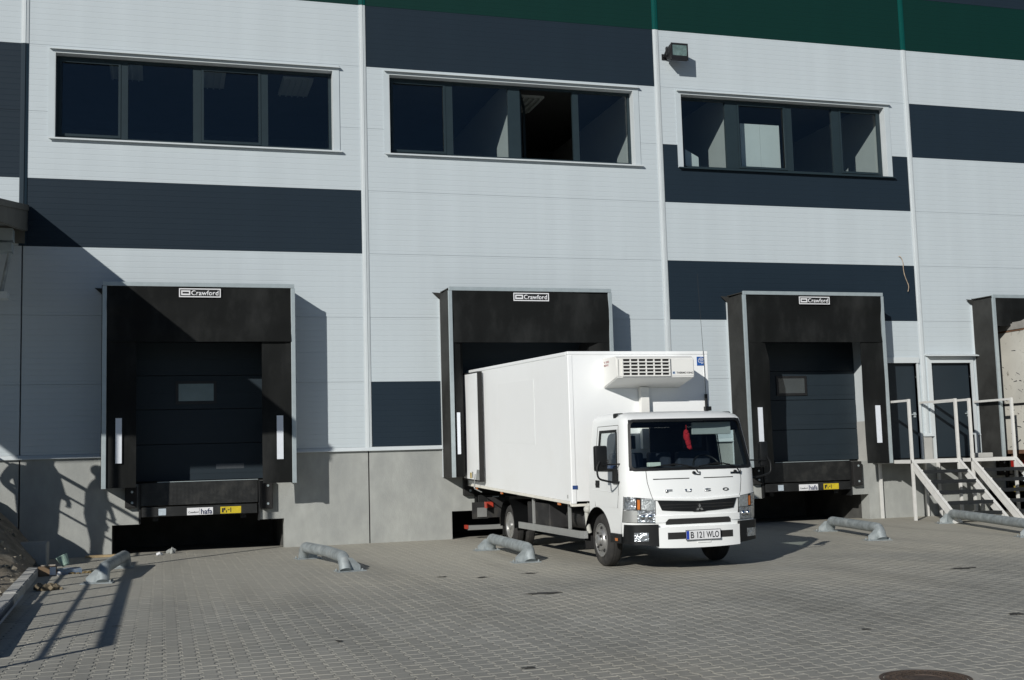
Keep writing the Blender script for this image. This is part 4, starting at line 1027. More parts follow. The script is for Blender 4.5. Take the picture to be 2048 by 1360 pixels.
# windscreen, its rubber and the side glass
wlo, whi = 1.27, 1.92
def wsU(z): return lay(z)[0]*.93
bm = bm_new(); rows = []
for j in range(5):
    z = wlo+(whi-wlo)*j/4; rw = []
    for i in range(17):
        u = -wsU(z)+2*wsU(z)*i/16; rw.append(bm.verts.new((XC+u, FY_(u, z)+.012, z)))
    rows.append(rw)
for j in range(4):
    for i in range(16): bm.faces.new((rows[j][i], rows[j][i+1], rows[j+1][i+1], rows[j+1][i]))
ws = obj('windscreen', bm, M_['wsglass'], T, 40)
def wsrubber():
    bm = bm_new(); w = 0.028; c = 0.085
    outer, inner = [], []
    def ring(d, cr):
        L = []
        z0, z1 = wlo+d, whi-d
        def U(z): return wsU(z)-d
        for (sx, zz, a0) in ((1, z0, -90), (1, z1, 0), (-1, z1, 90), (-1, z0, 180)):
            cz = zz+cr if zz == z0 else zz-cr
            for k in range(7):
                a = R(a0+15*k); z = cz+cr*math.sin(a); uc = U(z)-cr; u = sx*uc+cr*math.cos(a)
                L.append((u, z))
            # straight samples along the top and bottom
            if sx == 1 and zz == z1:
                for i in range(1, 12): L.append((U(z1)*(1-i/6)*(1-cr/U(z1)), z1))
            if sx == -1 and zz == z0:
                for i in range(1, 12): L.append((-U(z0)*(1-i/6)*(1-cr/U(z0)), z0))
        return L
    A = ring(-0.006, 0.07); B = ring(w, 0.055)
    va = [bm.verts.new((XC+u, FY_(u, z)-.006, z)) for u, z in A]; vb = [bm.verts.new((XC+u, FY_(u, z)-.004, z)) for u, z in B]
    vc = [bm.verts.new((XC+u, FY_(u, z)+.011, z)) for u, z in B]
    n = len(va)
    for i in range(n):
        j = (i+1) % n
        bm.faces.new((va[i], va[j], vb[j], vb[i])); bm.faces.new((vb[i], vb[j], vc[j], vc[i]))
    return bm
obj('rubber_seal', wsrubber(), M_['plastic'], ws, 40)
for s in (-1, 1):
    y0, y1 = -7.33, -6.66
    def WX(z): return XC+s*(lay(z)[0]-.012)
    dr = part_empty('door', (XC+s*.9, -6.9, 0.9), T)
    ya = lambda z: lay(z)[1]+lay(z)[2]+.215
    bm = bm_new(); q = [(ya(1.27)-.01, 1.262), (y1+.02, 1.262), (y1+.02, 1.805), (ya(1.80)-.01, 1.805)]
    bm.faces.new([bm.verts.new((WX(z), y, z)) for y, z in q]); obj('side_glass', bm, M_['wsglass'], dr)
    def fr(d): return [(ya(1.27)+d*1.1, 1.268+d), (y1-d, 1.268+d), (y1-d, 1.802-d), (ya(1.80)+d*1.1, 1.802-d)]
    bm = bm_new(); a = fr(-0.004); b = fr(0.034)
    va = [bm.verts.new((WX(z)+s*.020, y, z)) for y, z in a]; vb = [bm.verts.new((WX(z)+s*.018, y, z)) for y, z in b]; vc = [bm.verts.new((WX(z), y, z)) for y, z in b]
    for i in range(4):
        j = (i+1) % 4; bm.faces.new((va[i], va[j], vb[j], vb[i])); bm.faces.new((vb[i], vb[j], vc[j], vc[i]))
    obj('window_seal', bm, M_['plastic'], dr)
    # shut lines of the door
    bm = bm_new()
    def dl(pts):
        tube(bm, [(XC+s*(lay(z)[0]+.0005), y, z) for y, z in pts], 0.0035, 5)
    dl([(ya(1.80)-.035, 1.86), (ya(1.27)-.035, 1.26), (ya(1.27)-.03, .98), (-7.38, .80)]); dl([(-6.575, 1.86), (-6.57, 1.3), (-6.57, .80)]); dl([(ya(1.80)-.035, 1.86), (-6.575, 1.86)])
    obj('shut_line', bm, M_['shadowgap'], dr)
    bm = bm_new(); box(bm, XC+s*.921-.006, XC+s*.921+.006, -6.76, -6.60, 1.035, 1.145, bev=0.005); hd = obj('handle_recess', bm, M_['plastic'], dr)
    bobj('handle', M_['plastic'], dr, (XC+s*.93-.008, XC+s*.93+.008, -6.75, -6.62, 1.075, 1.105), bev=0.004)
    # crease along the door
    bm = bm_new(); tube(bm, [(XC+s*.9245, -7.5, .985), (XC+s*.9255, -7.0, 1.005), (XC+s*.9245, -6.44, 1.02)], 0.006, 6); obj('crease', bm, M_['tw'], dr)
    # mirror with tubular arms
    if s < 0: my, mx0, ml = -7.45, XC-.905, 0.464
    else: my, mx0, ml = -7.42, XC+.905, 0.48
    mr = part_empty('mirror', (mx0+s*ml*.5, my, 1.35), T)
    bm = bm_new(); cx_ = mx0+s*(ml*.55)
    hw = .085 if s < 0 else .06; box(bm, cx_-hw, cx_+hw, my-.03, my+.055, 1.275, 1.60, bev=0.022); obj('housing', bm, M_['plastic'], mr, 40)
    bobj('mirror_glass', M_['chrome'], mr, (cx_-hw+.015, cx_+hw-.015, my+.056, my+.059, 1.29, 1.58))
    bm = bm_new(); tube(bm, curve_round([(mx0, my-.02, 1.13), (mx0+s*.12, my-.05, 1.13), (cx_+s*.07, my-.06, 1.18), (cx_+s*.075, my-.045, 1.33), (cx_+s*.03, my-.035, 1.40)], .06, 4), .013, 8)
    tube(bm, [(mx0, my-.02, 1.36), (cx_, my-.045, 1.355)], .010, 8)
    obj('arm', bm, M_['plastic'], mr, 60)
    bm = bm_new(); prism(bm, [(-7.45, 1.11), (-7.28, 1.11), (-7.30, 1.29), (-7.42, 1.29)], 'x', mx0-.012, mx0+s*.045); obj('arm_foot', bm, M_['plastic'], mr)
# rear wall of the cab with its little window
bobj('rear_panel', M_['plastic'], body, (XC-.84, XC+.84, YR+.002, YR+.022, 1.268, 1.42), (XC-.82, XC+.82, YR+.002, YR+.022, 1.84, 1.922), (XC-.84, XC-.76, YR+.002, YR+.022, 1.421, 1.839), (XC-.02, XC+.84, YR+.002, YR+.022, 1.421, 1.839))
# cabin furniture
def seat(u0, u1, nm='seat'):
    b = bobj(nm, M_['seat'], T, (XC+u0, XC+u1, -7.10, -6.60, .95, 1.10), (XC+u0+.02, XC+u1-.02, -6.75, -6.60, 1.10, 1.50), bev=0.03)
    return b
s1 = seat(-.75, -.25); seat(-.20, .16); s3 = seat(.22, .74)
for sx, pa in ((-.50, s1), (.48, s3)):
    bobj('headrest', M_['seat'], pa, (XC+sx-.13, XC+sx-.07, -6.73, -6.66, 1.55, 1.73), (XC+sx+.07, XC+sx+.13, -6.73, -6.66, 1.55, 1.73), (XC+sx-.07, XC+sx+.07, -6.73, -6.66, 1.685, 1.73), (XC+sx-.07, XC+sx+.07, -6.73, -6.66, 1.55, 1.59), bev=0.012)
bm = bm_new(); prism(bm, [(-7.54, 1.10), (-7.54, 1.275), (-7.40, 1.31), (-7.22, 1.27), (-7.15, 1.10)], 'x', XC-.82, XC+.82); obj('dashboard', bm, M_['dash'], T)
bm = bm_new()
pts = [(XC+.48+.19*math.cos(a), -7.12+.10*math.sin(a), 1.30+.14*math.sin(a)) for a in [2*PI*k/20 for k in range(21)]]; tube(bm, pts, .014, 8); obj('steering_wheel', bm, M_['plastic'], T, 60)
bobj('sun_visor', mat('grey_visor', (0.30, 0.33, 0.33), 0.8, 0, 0.08, 6), T, (XC+.14, XC+.70, -7.43, -7.40, 1.715, 1.875), bev=0.008)
bobj('seat_cover', M_['bluecloth'], s1, (XC-.80, XC-.66, -7.0, -6.6, 1.105, 1.34), bev=0.03)
bobj('curtain', M_['seat'], T, (XC+.30, XC+.56, YR+.03, YR+.05, 1.10, 1.90))
# upper nose panel, grooves, letters
for s in (-1, 1):
    bm = bm_new(); P = [(s*.66, 1.265), (s*.655, 1.12), (s*.625, .98), (s*.60, .90), (s*.56, .62)]
    tube(bm, [(XC+u, FY_(u, z)-.0005, z) for u, z in P], 0.0035, 5); obj('shut_line', bm, M_['shadowgap'], body)
    strip('air_slot', M_['shadowgap'], s*.10 if s > 0 else -.58, s*.53 if s > 0 else -.10, lambda u: 1.152, lambda u: 1.163, .002, .01, body, 6)
    bm = bm_new(); P = [(s*.62, .985), (s*.3, .915), (0, .905)]
def nose_line(z, u):  # edge of the bonnet above the grille
    return z
strip('bonnet_edge', M_['tw'], -.60, .60, lambda u: .872+.026*(abs(u)/.6), lambda u: .898+.026*(abs(u)/.6), .022, .03, body, 16)
for k, ch in enumerate('FUSO'):
    u = (-.395, -.135, .135, .395)[k]
    text('lettering', ch, XC+u-.045, XC+u+.045, 0, .985, 1.025, M_['plastic'] if ch == 'O' else M_['chrome'], body, bold=0.03, depth=.006, yfun=lambda X, Z: FY_(X-XC, Z)-.002)
strip('model_badge', M_['plastic'], .50, .66, 1.195, 1.222, .003, .004, body, 4)
text('lettering', 'CANTER', XC+.515, XC+.645, 0, 1.200, 1.216, M_['chrome'], body, depth=.001, yfun=lambda X, Z: FY_(X-XC, Z)-.0045)
gr = strip('grille', M_['plastic'], -.545, .545, lambda u: .740+.027*(min(abs(u), .5)/.5)**1.6+max(0, abs(u)-.495)*2.3-(.006 if abs(u) < .08 else 0), lambda u: .864+.025*(abs(u)/.545), .010, .02, T, 44)
strip('grille_bar', M_['chassis'], -.48, .48, lambda u: .790, lambda u: .797, .016, .006, gr, 20); strip('grille_bar', M_['chassis'], -.50, .50, lambda u: .828, lambda u: .835, .016, .006, gr, 20)
bm = bm_new()
for a in (90, 210, 330):
    c, sn = math.cos(R(a)), math.sin(R(a)); L, w_ = .056, .017
    tip = [(0, 0), (c*L/2-sn*w_, sn*L/2+c*w_), (c*L, sn*L), (c*L/2+sn*w_, sn*L/2-c*w_)]
    prism(bm, [(XC+p[0], .781+p[1]) for p in tip], 'y', FY_(0, .78)-.022, FY_(0, .78)-.010)
obj('emblem', bm, M_['chrome'], gr)
strip('lower_slot', M_['shadowgap'], -.45, .45, lambda u: .586, lambda u: .654, .004, .02, T, 14)
strip('lip', M_['tw'], -.60, .60, lambda u: .659-(.0 if abs(u) < .46 else .045), lambda u: .70, .012, .03, body, 26)
# bumper: white middle, black corners
bp = strip('bumper', M_['tw'], -.56, .56, lambda u: .292+.012*(abs(u)/.56)**2, lambda u: .557, .055, .10, T, 18)
strip('bumper_recess', M_['shadowgap'], -.45, .45, lambda u: .405, lambda u: .490, .0575, .01, bp, 14)
strip('tow_cover', M_['tw'], -.06, .12, lambda u: .352, lambda u: .372, .066, .012, bp, 4)
for s in (-1, 1):
    a, c = (.562, .905) if s > 0 else (-.905, -.562)
    cb = strip('bumper_corner', M_['plastic'], a, c, lambda u: .325+.03*max(0, (abs(u)-.56)/.36), lambda u: .595, .058, .10, T, 14)
    bobj('bumper_return', M_['plastic'], cb, (*sorted((XC+s*.905, XC+s*.948)), -7.47, -7.13, .355, .475), bev=0.012)
    bm = bm_new()
    f0, f1 = (.685, .845)
    strip('fog_lamp', M_['lampglass'], s*f1 if s < 0 else f0, s*f0 if s < 0 else f1, lambda u: .392, lambda u: .497, .066, .012, cb, 6)
    bobj('side_marker', M_['amber'], cb, (XC+s*.948-.006, XC+s*.948+.006, -7.40, -7.32, .385, .42))
    # headlight cluster
    h0, h1 = (.575, .915)
    def zz(f): return lambda u: f(abs(u))
    top = lambda a_: .905+.04*(a_-h0)/(h1-h0); mid = lambda a_: .765+.01*(a_-h0)/(h1-h0); bot = lambda a_: .612+.015*(a_-h0)/(h1-h0)
    U = lambda p, q: (p, q) if s > 0 else (-q, -p)
    hl = strip('headlight', M_['plastic'], *U(h0, h1), zz(lambda a_: bot(a_)-.006), zz(lambda a_: top(a_)+.005), .004, .02, T, 12)
    strip('upper_lens', M_['lampclear'], *U(h0+.008, h1-.17), zz(lambda a_: mid(a_)+.006), zz(top), .016, .014, hl, 8)
    strip('indicator', M_['amber'], *U(h1-.154, h1-.126), zz(lambda a_: mid(a_)+.014), zz(lambda a_: top(a_)-.022), .020, .016, hl, 3)
    strip('corner_lens', M_['lampglass'], *U(h1-.108, h1-.003), zz(lambda a_: mid(a_)+.006), zz(top), .016, .014, hl, 4)
    strip('main_reflector', M_['lampglass'], *U(h0+.012, h1-.13), zz(bot), zz(mid), .016, .014, hl, 8)
    strip('silver_infill', M_['silver'], *U(h1-.125, h1-.003), zz(bot), zz(mid), .014, .012, hl, 5)
    for du in (.05, .135):
        uu = s*(h0+du+.02); bm = bm_new(); zq = .69
        bmesh.ops.create_uvsphere(bm, u_segments=14, v_segments=8, radius=.036, matrix=Matrix.Translation((XC+uu, FY_(uu, zq)-.012, zq)))
        obj('bulb_dome', bm, M_['chrome'], hl, 60)
pl = bobj('number_plate', M_['labelwhite'], T, (XC-.225, XC+.245, FY_(.25, .45)-.090, FY_(.25, .45)-.080, .394, .508))
py_ = FY_(.25, .45)-.0905
bobj('country_strip', mat('plate_blue', (0.02, 0.06, 0.42), 0.4), pl, (XC-.221, XC-.185, py_-.001, py_+.0002, .398, .504))
bobj('plate_edge', M_['ink'], pl, (XC-.229, XC+.249, py_-.002, py_+.008, .5085, .514), (XC-.229, XC+.249, py_-.002, py_+.008, .388, .3935), (XC-.230, XC-.2255, py_-.002, py_+.008, .3936, .5084), (XC+.2455, XC+.250, py_-.002, py_+.008, .3936, .5084))
for s_, a, c in (('B', -.165, -.118), ('121', -.075, .020), ('WLO', .052, .226)):
    text('lettering', s_, XC+a, XC+c, py_-.0002, .410, .490, M_['ink'], pl, bold=0.015, depth=.001)
# wipers
for k, (u0, u1) in enumerate(((.02, -.62), (.62, .05))):
    wp = part_empty('wiper', (XC+u0, -7.8, 1.25), T)
    bm = bm_new(); z0 = 1.235
    P = [(u0, z0), (u0-.03, 1.285), (u0-.22, 1.335), (u1+.18, 1.33)]
    tube(bm, [(XC+u, FY_(u, z)-.022, z) for u, z in P], .009, 6); tube(bm, [(XC+u, FY_(u, z)-.014, z) for u, z in ((u0-.12, 1.318), (u0-.3, 1.345), (u1, 1.305))], .007, 6); obj('blade', bm, M_['plastic'], wp)
    bm = bm_new(); lathe(bm, [(-.03, .0), (-.03, .018), (0.0, .022)], (XC+u0-.05, FY_(u0-.05, 1.225), 1.225), 'y', 10); tube(bm, [(XC+u0-.02, FY_(u0, 1.225)-.012, 1.205), (XC+u0+.03, FY_(u0, 1.225)-.014, 1.20), (XC+u0+.03, FY_(u0, 1.235)-.014, 1.24)], .008, 6); obj('pivot', bm, M_['plastic'], wp, 50)
# roof marker lamps
for s in (-1, 1):
    bm = bm_new(); box(bm, XC+s*.775-.055, XC+s*.775+.055, -7.20, -7.08, 1.945, 2.02, bev=0.016); rl = obj('roof_marker', bm, M_['plastic'], T); bobj('lens', M_['lampclear'], rl, (XC+s*.775-.03, XC+s*.775+.03, -7.208, -7.2005, 1.962, 2.005))

# wheels
def x_sign(s): return 1 if s < 0 else -1     # profile runs inwards from the outer face
def wheel(x, y, s, front, w=.195):
    wl = part_empty('wheel', (x, y, WR), T)
    bm = bm_new(); q = w
    prof = [(0.03, .205), (0.012, .235), (0.0, .285), (0.014, .325), (0.035, .342), (0.05, WR), (q-.05, WR), (q-.035, .342), (q-.014, .325), (q, .285), (q-.012, .235), (q-.03, .205)]
    prof = [(x_sign(s)*a, r) for a, r in prof]
    lathe(bm, prof, (x, y, WR), 'x', 40)
    obj('tyre', bm, M_['tyre'], wl, 35)
    bm = bm_new()
    for g in (.06, .0975, .135):
        lathe(bm, [(x_sign(s)*(g-.004), WR+.0008), (x_sign(s)*(g+.004), WR+.0008)], (x, y, WR), 'x', 40)
    obj('tread_groove', bm, M_['shadowgap'], wl)
    bm = bm_new(); sg = x_sign(s)
    if front: prof = [(.02, .222), (.004, .222), (.002, .212), (.03, .205), (.055, .19), (.05, .165), (-.012, .135), (-.020, .10), (-.020, .075), (-.045, .07), (-.055, .055), (-.055, .0)]
    else: prof = [(.02, .222), (.004, .222), (.002, .212), (.03, .205), (.10, .195), (.115, .17), (.115, .11), (.06, .09), (.02, .07), (.0, .065), (.0, .0)]
    lathe(bm, [(sg*a, r) for a, r in prof], (x, y, WR), 'x', 36); rm = obj('rim', bm, M_['rim'], wl, 30)
    bm = bm_new()
    for k in range(5 if front else 6):
        a = 2*PI*k/(5 if front else 6)+.35
        if front: rr, ax_ = .158, .036
        else: rr, ax_ = .15, .1135
        cy_, cz_ = y+rr*math.cos(a), WR+rr*math.sin(a)
        lathe(bm, [(sg*(ax_-.03), 0.0), (sg*(ax_-.03), .024), (sg*ax_, .026)], (x, cy_, cz_), 'x', 12)
    obj('vent_hole', bm, M_['shadowgap'], wl)
    for k in range(5):
        bm = bm_new(); a = 2*PI*k/5; rr = .098; cy_, cz_ = y+rr*math.cos(a), WR+rr*math.sin(a); ax_ = -.022 if front else .05
        lathe(bm, [(sg*(ax_-.018), .0), (sg*(ax_-.018), .014), (sg*(ax_+.02), .016)], (x, cy_, cz_), 'x', 8)
        obj('wheel_nut', bm, M_['chassis'], wl)
for s in (-1, 1):
    wheel(XC+s*.885, AXF, s, True); wheel(XC+s*.925, AXR, s, False, .175); wheel(XC+s*.730, AXR, s, False, .175)
    # front arch liner
    bm = bm_new(); n = 16; prev = None
    for k in range(n+1):
        a = R(12+k*(168-12)/n); y, z = AXF+.502*math.cos(a), .335+.457*math.sin(a)
        q = [bm.verts.new((XC+s*x, y, z)) for x in (.924, .62)]
        if prev: bm.faces.new((prev[0], prev[1], q[1], q[0]))
        prev = q
    bmesh.ops.solidify(bm, geom=list(bm.faces), thickness=0.015)
    obj('arch_liner', bm, M_['plastic'], T, 40)
    bm = bm_new(); prev = None     # rear mudguard
    for k in range(n+1):
        a = R(-5+k*(185+5)/n); y, z = AXR+.42*math.cos(a), .36+.42*math.sin(a)
        q = [bm.verts.new((XC+s*x, y, z)) for x in (.965, .50)]
        if prev: bm.faces.new((prev[0], prev[1], q[1], q[0]))
        prev = q
    bmesh.ops.solidify(bm, geom=list(bm.faces), thickness=0.012)
    obj('mudguard', bm, M_['plastic'], T, 40)
    bobj('mud_flap', M_['rubber'], T, (XC+s*.73-.19, XC+s*.73+.19, AXR+.43, AXR+.445, .16, .72), (XC+s*.80-.11, XC+s*.80+.11, AXF+.52, AXF+.535, .20, .62))
for y in (AXF, AXR):
    bm = bm_new(); tube(bm, [(XC-.8, y, WR), (XC+.8, y, WR)], .06, 10); obj('axle', bm, M_['chassis'], T, 60)
bm = bm_new(); bmesh.ops.create_uvsphere(bm, u_segments=14, v_segments=8, radius=.17, matrix=Matrix.Translation((XC, AXR, WR+.02))); obj('differential', bm, M_['chassis'], T, 60)

# chassis, tanks and side guards
bobj('chassis_rail', M_['chassis'], T, (XC-.40, XC-.32, -7.3, -.35, .60, .78), (XC+.32, XC+.40, -7.3, -.35, .60, .78))
bobj('cross_member', M_['chassis'], T, *[(XC-.319, XC+.319, y, y+.08, .62, .76) for y in (-6.0, -4.9, -3.7, -1.6, -.5)])
bobj('engine', M_['chassis'], T, (XC-.33, XC+.33, -7.4, -6.3, .36, .80))
bobj('gearbox', M_['chassis'], T, (XC-.2, XC+.2, -6.29, -5.2, .38, .62))
bobj('tool_box', M_['chassis'], T, (XC-.92, XC-.46, -4.55, -3.45, .40, .78), (XC+.46, XC+.92, -5.2, -3.6, .38, .78), bev=0.02)
bm = bm_new(); lathe(bm, [(0, .0), (0, .13), (.02, .15), (.75, .15), (.77, .13), (.77, 0)], (XC-.66, -5.75, .58), 'y', 20); obj('air_tank', bm, M_['chassis'], T, 40)
bobj('battery_box', M_['silver'], T, (XC-.80, XC-.52, -5.98, -5.80, .45, .72), bev=0.01)
bm = bm_new(); tube(bm, curve_round([(XC-.86, -6.17, .82), (XC-.90, -6.15, .70), (XC-.88, -6.14, .50), (XC-.86, -6.14, .42)], .05, 3), .035, 10); bmesh.ops.create_uvsphere(bm, u_segments=12, v_segments=8, radius=.06, matrix=Matrix.Translation((XC-.885, -6.16, .74))); obj('water_bottle', bm, mat('milky_plastic', (0.50, 0.50, 0.46), 0.5), T, 60)
for s in (-1, 1):
    sgd = part_empty('side_guard', (XC+s*.98, -4.7, .4), T)
    bm = bm_new(); prism(bm, [(XC+s*.985, -3.15), (XC+s*.985, -6.08), (XC+s*.955, -6.16), (XC+s*.90, -6.17), (XC+s*.90, -6.14), (XC+s*.955, -6.10), (XC+s*.955, -3.15)], 'z', .345, .445); obj('rail', bm, M_['silver'], sgd)
    for y in (-3.85, -5.55): bobj('stanchion', M_['silver'], sgd, (XC+s*.94-.014, XC+s*.94+.014, y-.035, y+.035, .446, .83))
# rear: lamps, underrun bar, tail lift beam
for s in (-1, 1):
    tl = bobj('tail_lamp', M_['red'], T, (XC+s*.86-.06, XC+s*.86+.06, -1.00, -.95, .60, .70), bev=0.006)
    bobj('lamp_side', M_['red'], tl, (XC+s*.97-.008, XC+s*.97+.008, -1.16, -1.03, .595, .705))
    bobj('rear_bracket', M_['silver'], T, (XC+s*.88-.09, XC+s*.88+.09, -.50, -.48, .41, .58)); bobj('bracket_plate', M_['chassis'], T, (XC+s*.90-.16, XC+s*.90+.14, -.475, -.45, .38, .68))
    bobj('lamp_bracket', M_['chassis'], T, (XC+s*.70-.20, XC+s*.70+.20, -.97, -.94, .42, .78))
bobj('underrun_bar', M_['silver'], T, (XC-1.09, XC+1.09, -.26, -.14, .165, .25), bev=0.006)
bobj('underrun_end', M_['red'], T, (XC-1.135, XC-1.092, -.27, -.13, .19, .26), (XC+1.092, XC+1.135, -.27, -.13, .19, .26))
bobj('underrun_hanger', M_['chassis'], T, (XC-.45, XC-.38, -.24, -.16, .251, .70), (XC+.38, XC+.45, -.24, -.16, .251, .70))

# cargo box, slightly nose-down
BX0, BX1, BYF, BYR = 7.80, 9.975, -5.97, -0.20
SL = 0.031
def tilt(bm):
    for v in bm.verts: v.co.z += (v.co.y-BYF)*SL
def tb(name, m, parent, *boxes, bev=0.0):
    if len(boxes) > 1 and name in SPLIT:
        return [tb(name, m, parent, b, bev=bev) for b in boxes][0]
    bm = bm_new()
    for b in boxes: box(bm, *b, bev=bev)
    if bev == 0: 
        pass
    tilt(bm); return obj(name, bm, m, parent)
CB = tb('cargo_box', M_['boxw'], T, (BX0+.006, BX1-.006, BYF+.006, BYR, .845, 2.925))
tb('corner_profile', M_['boxw'], CB, (BX0, BX0+.075, BYF, BYF+.085, .81, 2.90), (BX1-.075, BX1, BYF, BYF+.085, .81, 2.90), bev=.012)
tb('roof_profile', M_['boxw'], CB, (BX0-.002, BX0+.05, BYF+.087, BYR, 2.895, 2.95), (BX1-.05, BX1+.002, BYF+.087, BYR, 2.895, 2.95), (BX0-.002, BX1+.002, BYF-.003, BYF+.085, 2.902, 2.952), bev=.01)
tb('floor_profile', mat('stained_sill', (0.80, 0.785, 0.71), 0.5, 0, 0.06, 6), CB, (BX0-.002, BX0+.05, BYF+.087, BYR, .80, .842), (BX1-.05, BX1+.002, BYF+.087, BYR, .80, .842), (BX0, BX1, BYF-.002, BYF+.085, .775, .808), bev=.006)
tb('subframe', M_['chassis'], CB, (BX0+.12, BX1-.12, BYF+.1, BYR-.05, .775, .80), (XC-.42, XC-.30, BYF+.1, BYR-.1, .70, .775), (XC+.30, XC+.42, BYF+.1, BYR-.1, .70, .775))
tb('repair_patch', mat('box_patch', (0.865, 0.885, 0.89), 0.5, 0, 0.005), CB, (BX0+.0035, BX0+.0056, -4.35, -2.35, 1.62, 2.62))
for y in (-5.4, -2.4, -.75):
    m_ = tb('side_marker', M_['amber'], CB, (BX0+.01, BX0+.03, y, y+.10, .762, .797))
tb('rear_frame', M_['silver'], CB, (BX0-.004, BX1+.004, BYR+.002, BYR+.06, .80, .87), (BX0-.004, BX0+.06, BYR+.002, BYR+.06, .872, 2.94), (BX1-.06, BX1+.004, BYR+.002, BYR+.06, .872, 2.94))
# blue sticker and data plate
st = tb('blue_sticker', mat('sticker_blue', (0.02, 0.10, 0.36), 0.4), T, (9.80, 9.935, BYF+.0005, BYF+.0045, 2.74, 2.87))
bm = bm_new()
for k in range(13):
    a0, a1 = 2*PI*k/13-.6, 2*PI*(k+.8)/13-.6
    if k in (9, 10): continue
    c0 = (9.867, 2.81); prism(bm, [(c0[0]+.048*math.cos(a0), c0[1]+.046*math.sin(a0)), (c0[0]+.048*math.cos(a1), c0[1]+.046*math.sin(a1)), (c0[0]+.040*math.cos(a1), c0[1]+.038*math.sin(a1)), (c0[0]+.040*math.cos(a0), c0[1]+.038*math.sin(a0))], 'y', BYF-.001, BYF+.0003)
for (a, c, z) in ((9.838, 9.895, 2.832), (9.845, 9.90, 2.81), (9.835, 9.89, 2.788)): box(bm, a, c, BYF-.001, BYF+.0003, z-.004, z+.004)
obj('logo', bm, M_['labelwhite'], st)
tb('data_plate', mat('plate_dark_blue', (0.03, 0.07, 0.22), 0.5), CB, (BX0+.012, BX0+.088, BYF-.004, BYF-.0015, 1.015, 1.068))
tb('maker_label', M_['silver'], CB, (BX0+.004, BX0+.0055, BYF+.17, BYF+.21, .88, .93))
# the rear door leaf folded flat against the side
rd = tb('rear_door', M_['boxw'], T, (7.690, 7.765, -1.42, -.30, .955, 2.86))
tb('door_gasket', M_['rubber'], rd, (7.684, 7.77, -1.455, -1.421, .93, 2.885), (7.686, 7.77, -1.42, -.30, .93, .953), (7.686, 7.77, -1.42, -.30, 2.862, 2.885), bev=.006)
bm = bm_new(); prism(bm, [(-1.42, .96), (-1.18, .96), (-1.25, 1.14), (-1.42, 1.14)], 'x', 7.684, 7.689); tilt(bm); obj('latch_plate', bm, M_['silver'], rd)
bm = bm_new(); tube(bm, curve_round([(7.672, -1.18, 1.06), (7.66, -1.17, .98), (7.66, -1.15, .80), (7.68, -1.55, .76)], .03, 3), .010, 6); tilt(bm); obj('holding_rod', bm, M_['silver'], rd, 60)
tb('yellow_mark', mat('ochre_label', (0.42, 0.30, 0.04), 0.6), rd, (7.687, 7.6895, -.86, -.76, .97, 1.07))
tb('grey_mark', M_['silver'], rd, (7.687, 7.6895, -.98, -.90, .98, 1.09))
# refrigeration unit on the front wall
UX0, UX1, UY = 8.325, 9.50, -6.50
bm = bm_new(); prism(bm, [(BYF-.001, 2.845), (UY+.05, 2.835), (UY, 2.80), (UY, 2.545), (UY+.02, 2.53), (BYF-.001, 2.42)], 'x', UX0, UX1)
bmesh.ops.bevel(bm, geom=[e for e in bm.edges], offset=.012, segments=2, affect='EDGES')
rf = obj('cooling_unit', bm, M_['tkw'], T, 35)
gx0, gx1, gz0, gz1 = UX0+.085, UX0+.79, 2.56, 2.80
bobj('grille_back', M_['shadowgap'], rf, (gx0, gx1, UY-.008, UY-.0015, gz0, gz1))
for k in range(6):
    z = gz0+(gz1-gz0)*k/5; bobj('louvre', M_['tkw'], rf, (gx0-.006, gx1+.006, UY-.030, UY-.0085, z-.008, z+.008))
for k in range(7):
    x = gx0+(gx1-gx0)*k/6; bobj('grille_bar', M_['tkw'], rf, (x-.009, x+.009, UY-.024, UY-.0087, gz0+.009, gz1-.009))
bobj('cover_seam', M_['shadowgap'], rf, (UX0+.03, UX0+.034, UY-.002, UY+.002, 2.56, 2.79), (UX0+.82, UX0+.824, UY-.002, UY+.002, 2.56, 2.79))
text('lettering', 'THERMO KING', UX1-.275, UX1-.02, UY-.001, 2.585, 2.612, M_['ink'], rf, bold=.02, depth=.001)
em = bobj('emblem', mat('pale_blue_badge', (0.30, 0.42, 0.62), 0.4), T, (UX1-.335, UX1-.298, UY-.003, UY-.0005, 2.582, 2.616)); bobj('emblem_mark', M_['ink'], em, (UX1-.322, UX1-.311, UY-.0045, UY-.0032, 2.588, 2.610), (UX1-.328, UX1-.305, UY-.0045, UY-.0032, 2.603, 2.610))
bm = text_bm('V-300\nMAX', 1.0, .02); xs = [v.co.x for v in bm.verts]; ys = [v.co.y for v in bm.verts]
for v in bm.verts: v.co = (UX0-.0015, BYF-.06-(v.co.x-min(xs))/(max(xs)-min(xs))*.20, 2.72+(v.co.y-min(ys))/(max(ys)-min(ys))*.075)
obj('lettering', bm, mat('faded_red_print', (0.34, 0.10, 0.10), 0.6), rf)
bobj('duct_cover', M_['tkw'], T, (8.855, 8.985, BYF-.10, BYF-.0025, 1.55, 2.43), bev=.006)
bm = bm_new(); tube(bm, [(XC+1.07, BYF-.03, 1.75), (XC+1.06, BYF-.03, 2.15), (XC+1.06, BYF-.03, 2.32)], .022, 8); box(bm, XC+1.03, XC+1.12, BYF-.07, BYF-.003, 2.08, 2.14); obj('aerial_foot', bm, M_['plastic'], T, 50)
bm = bm_new(); tube(bm, [(XC+1.06, BYF-.03, 2.31), (XC+1.05, BYF-.02, 3.0), (XC+1.03, BYF+.02, 4.1)], [.004, .003, .002], 6); obj('aerial', bm, M_['plastic'], T, 60)
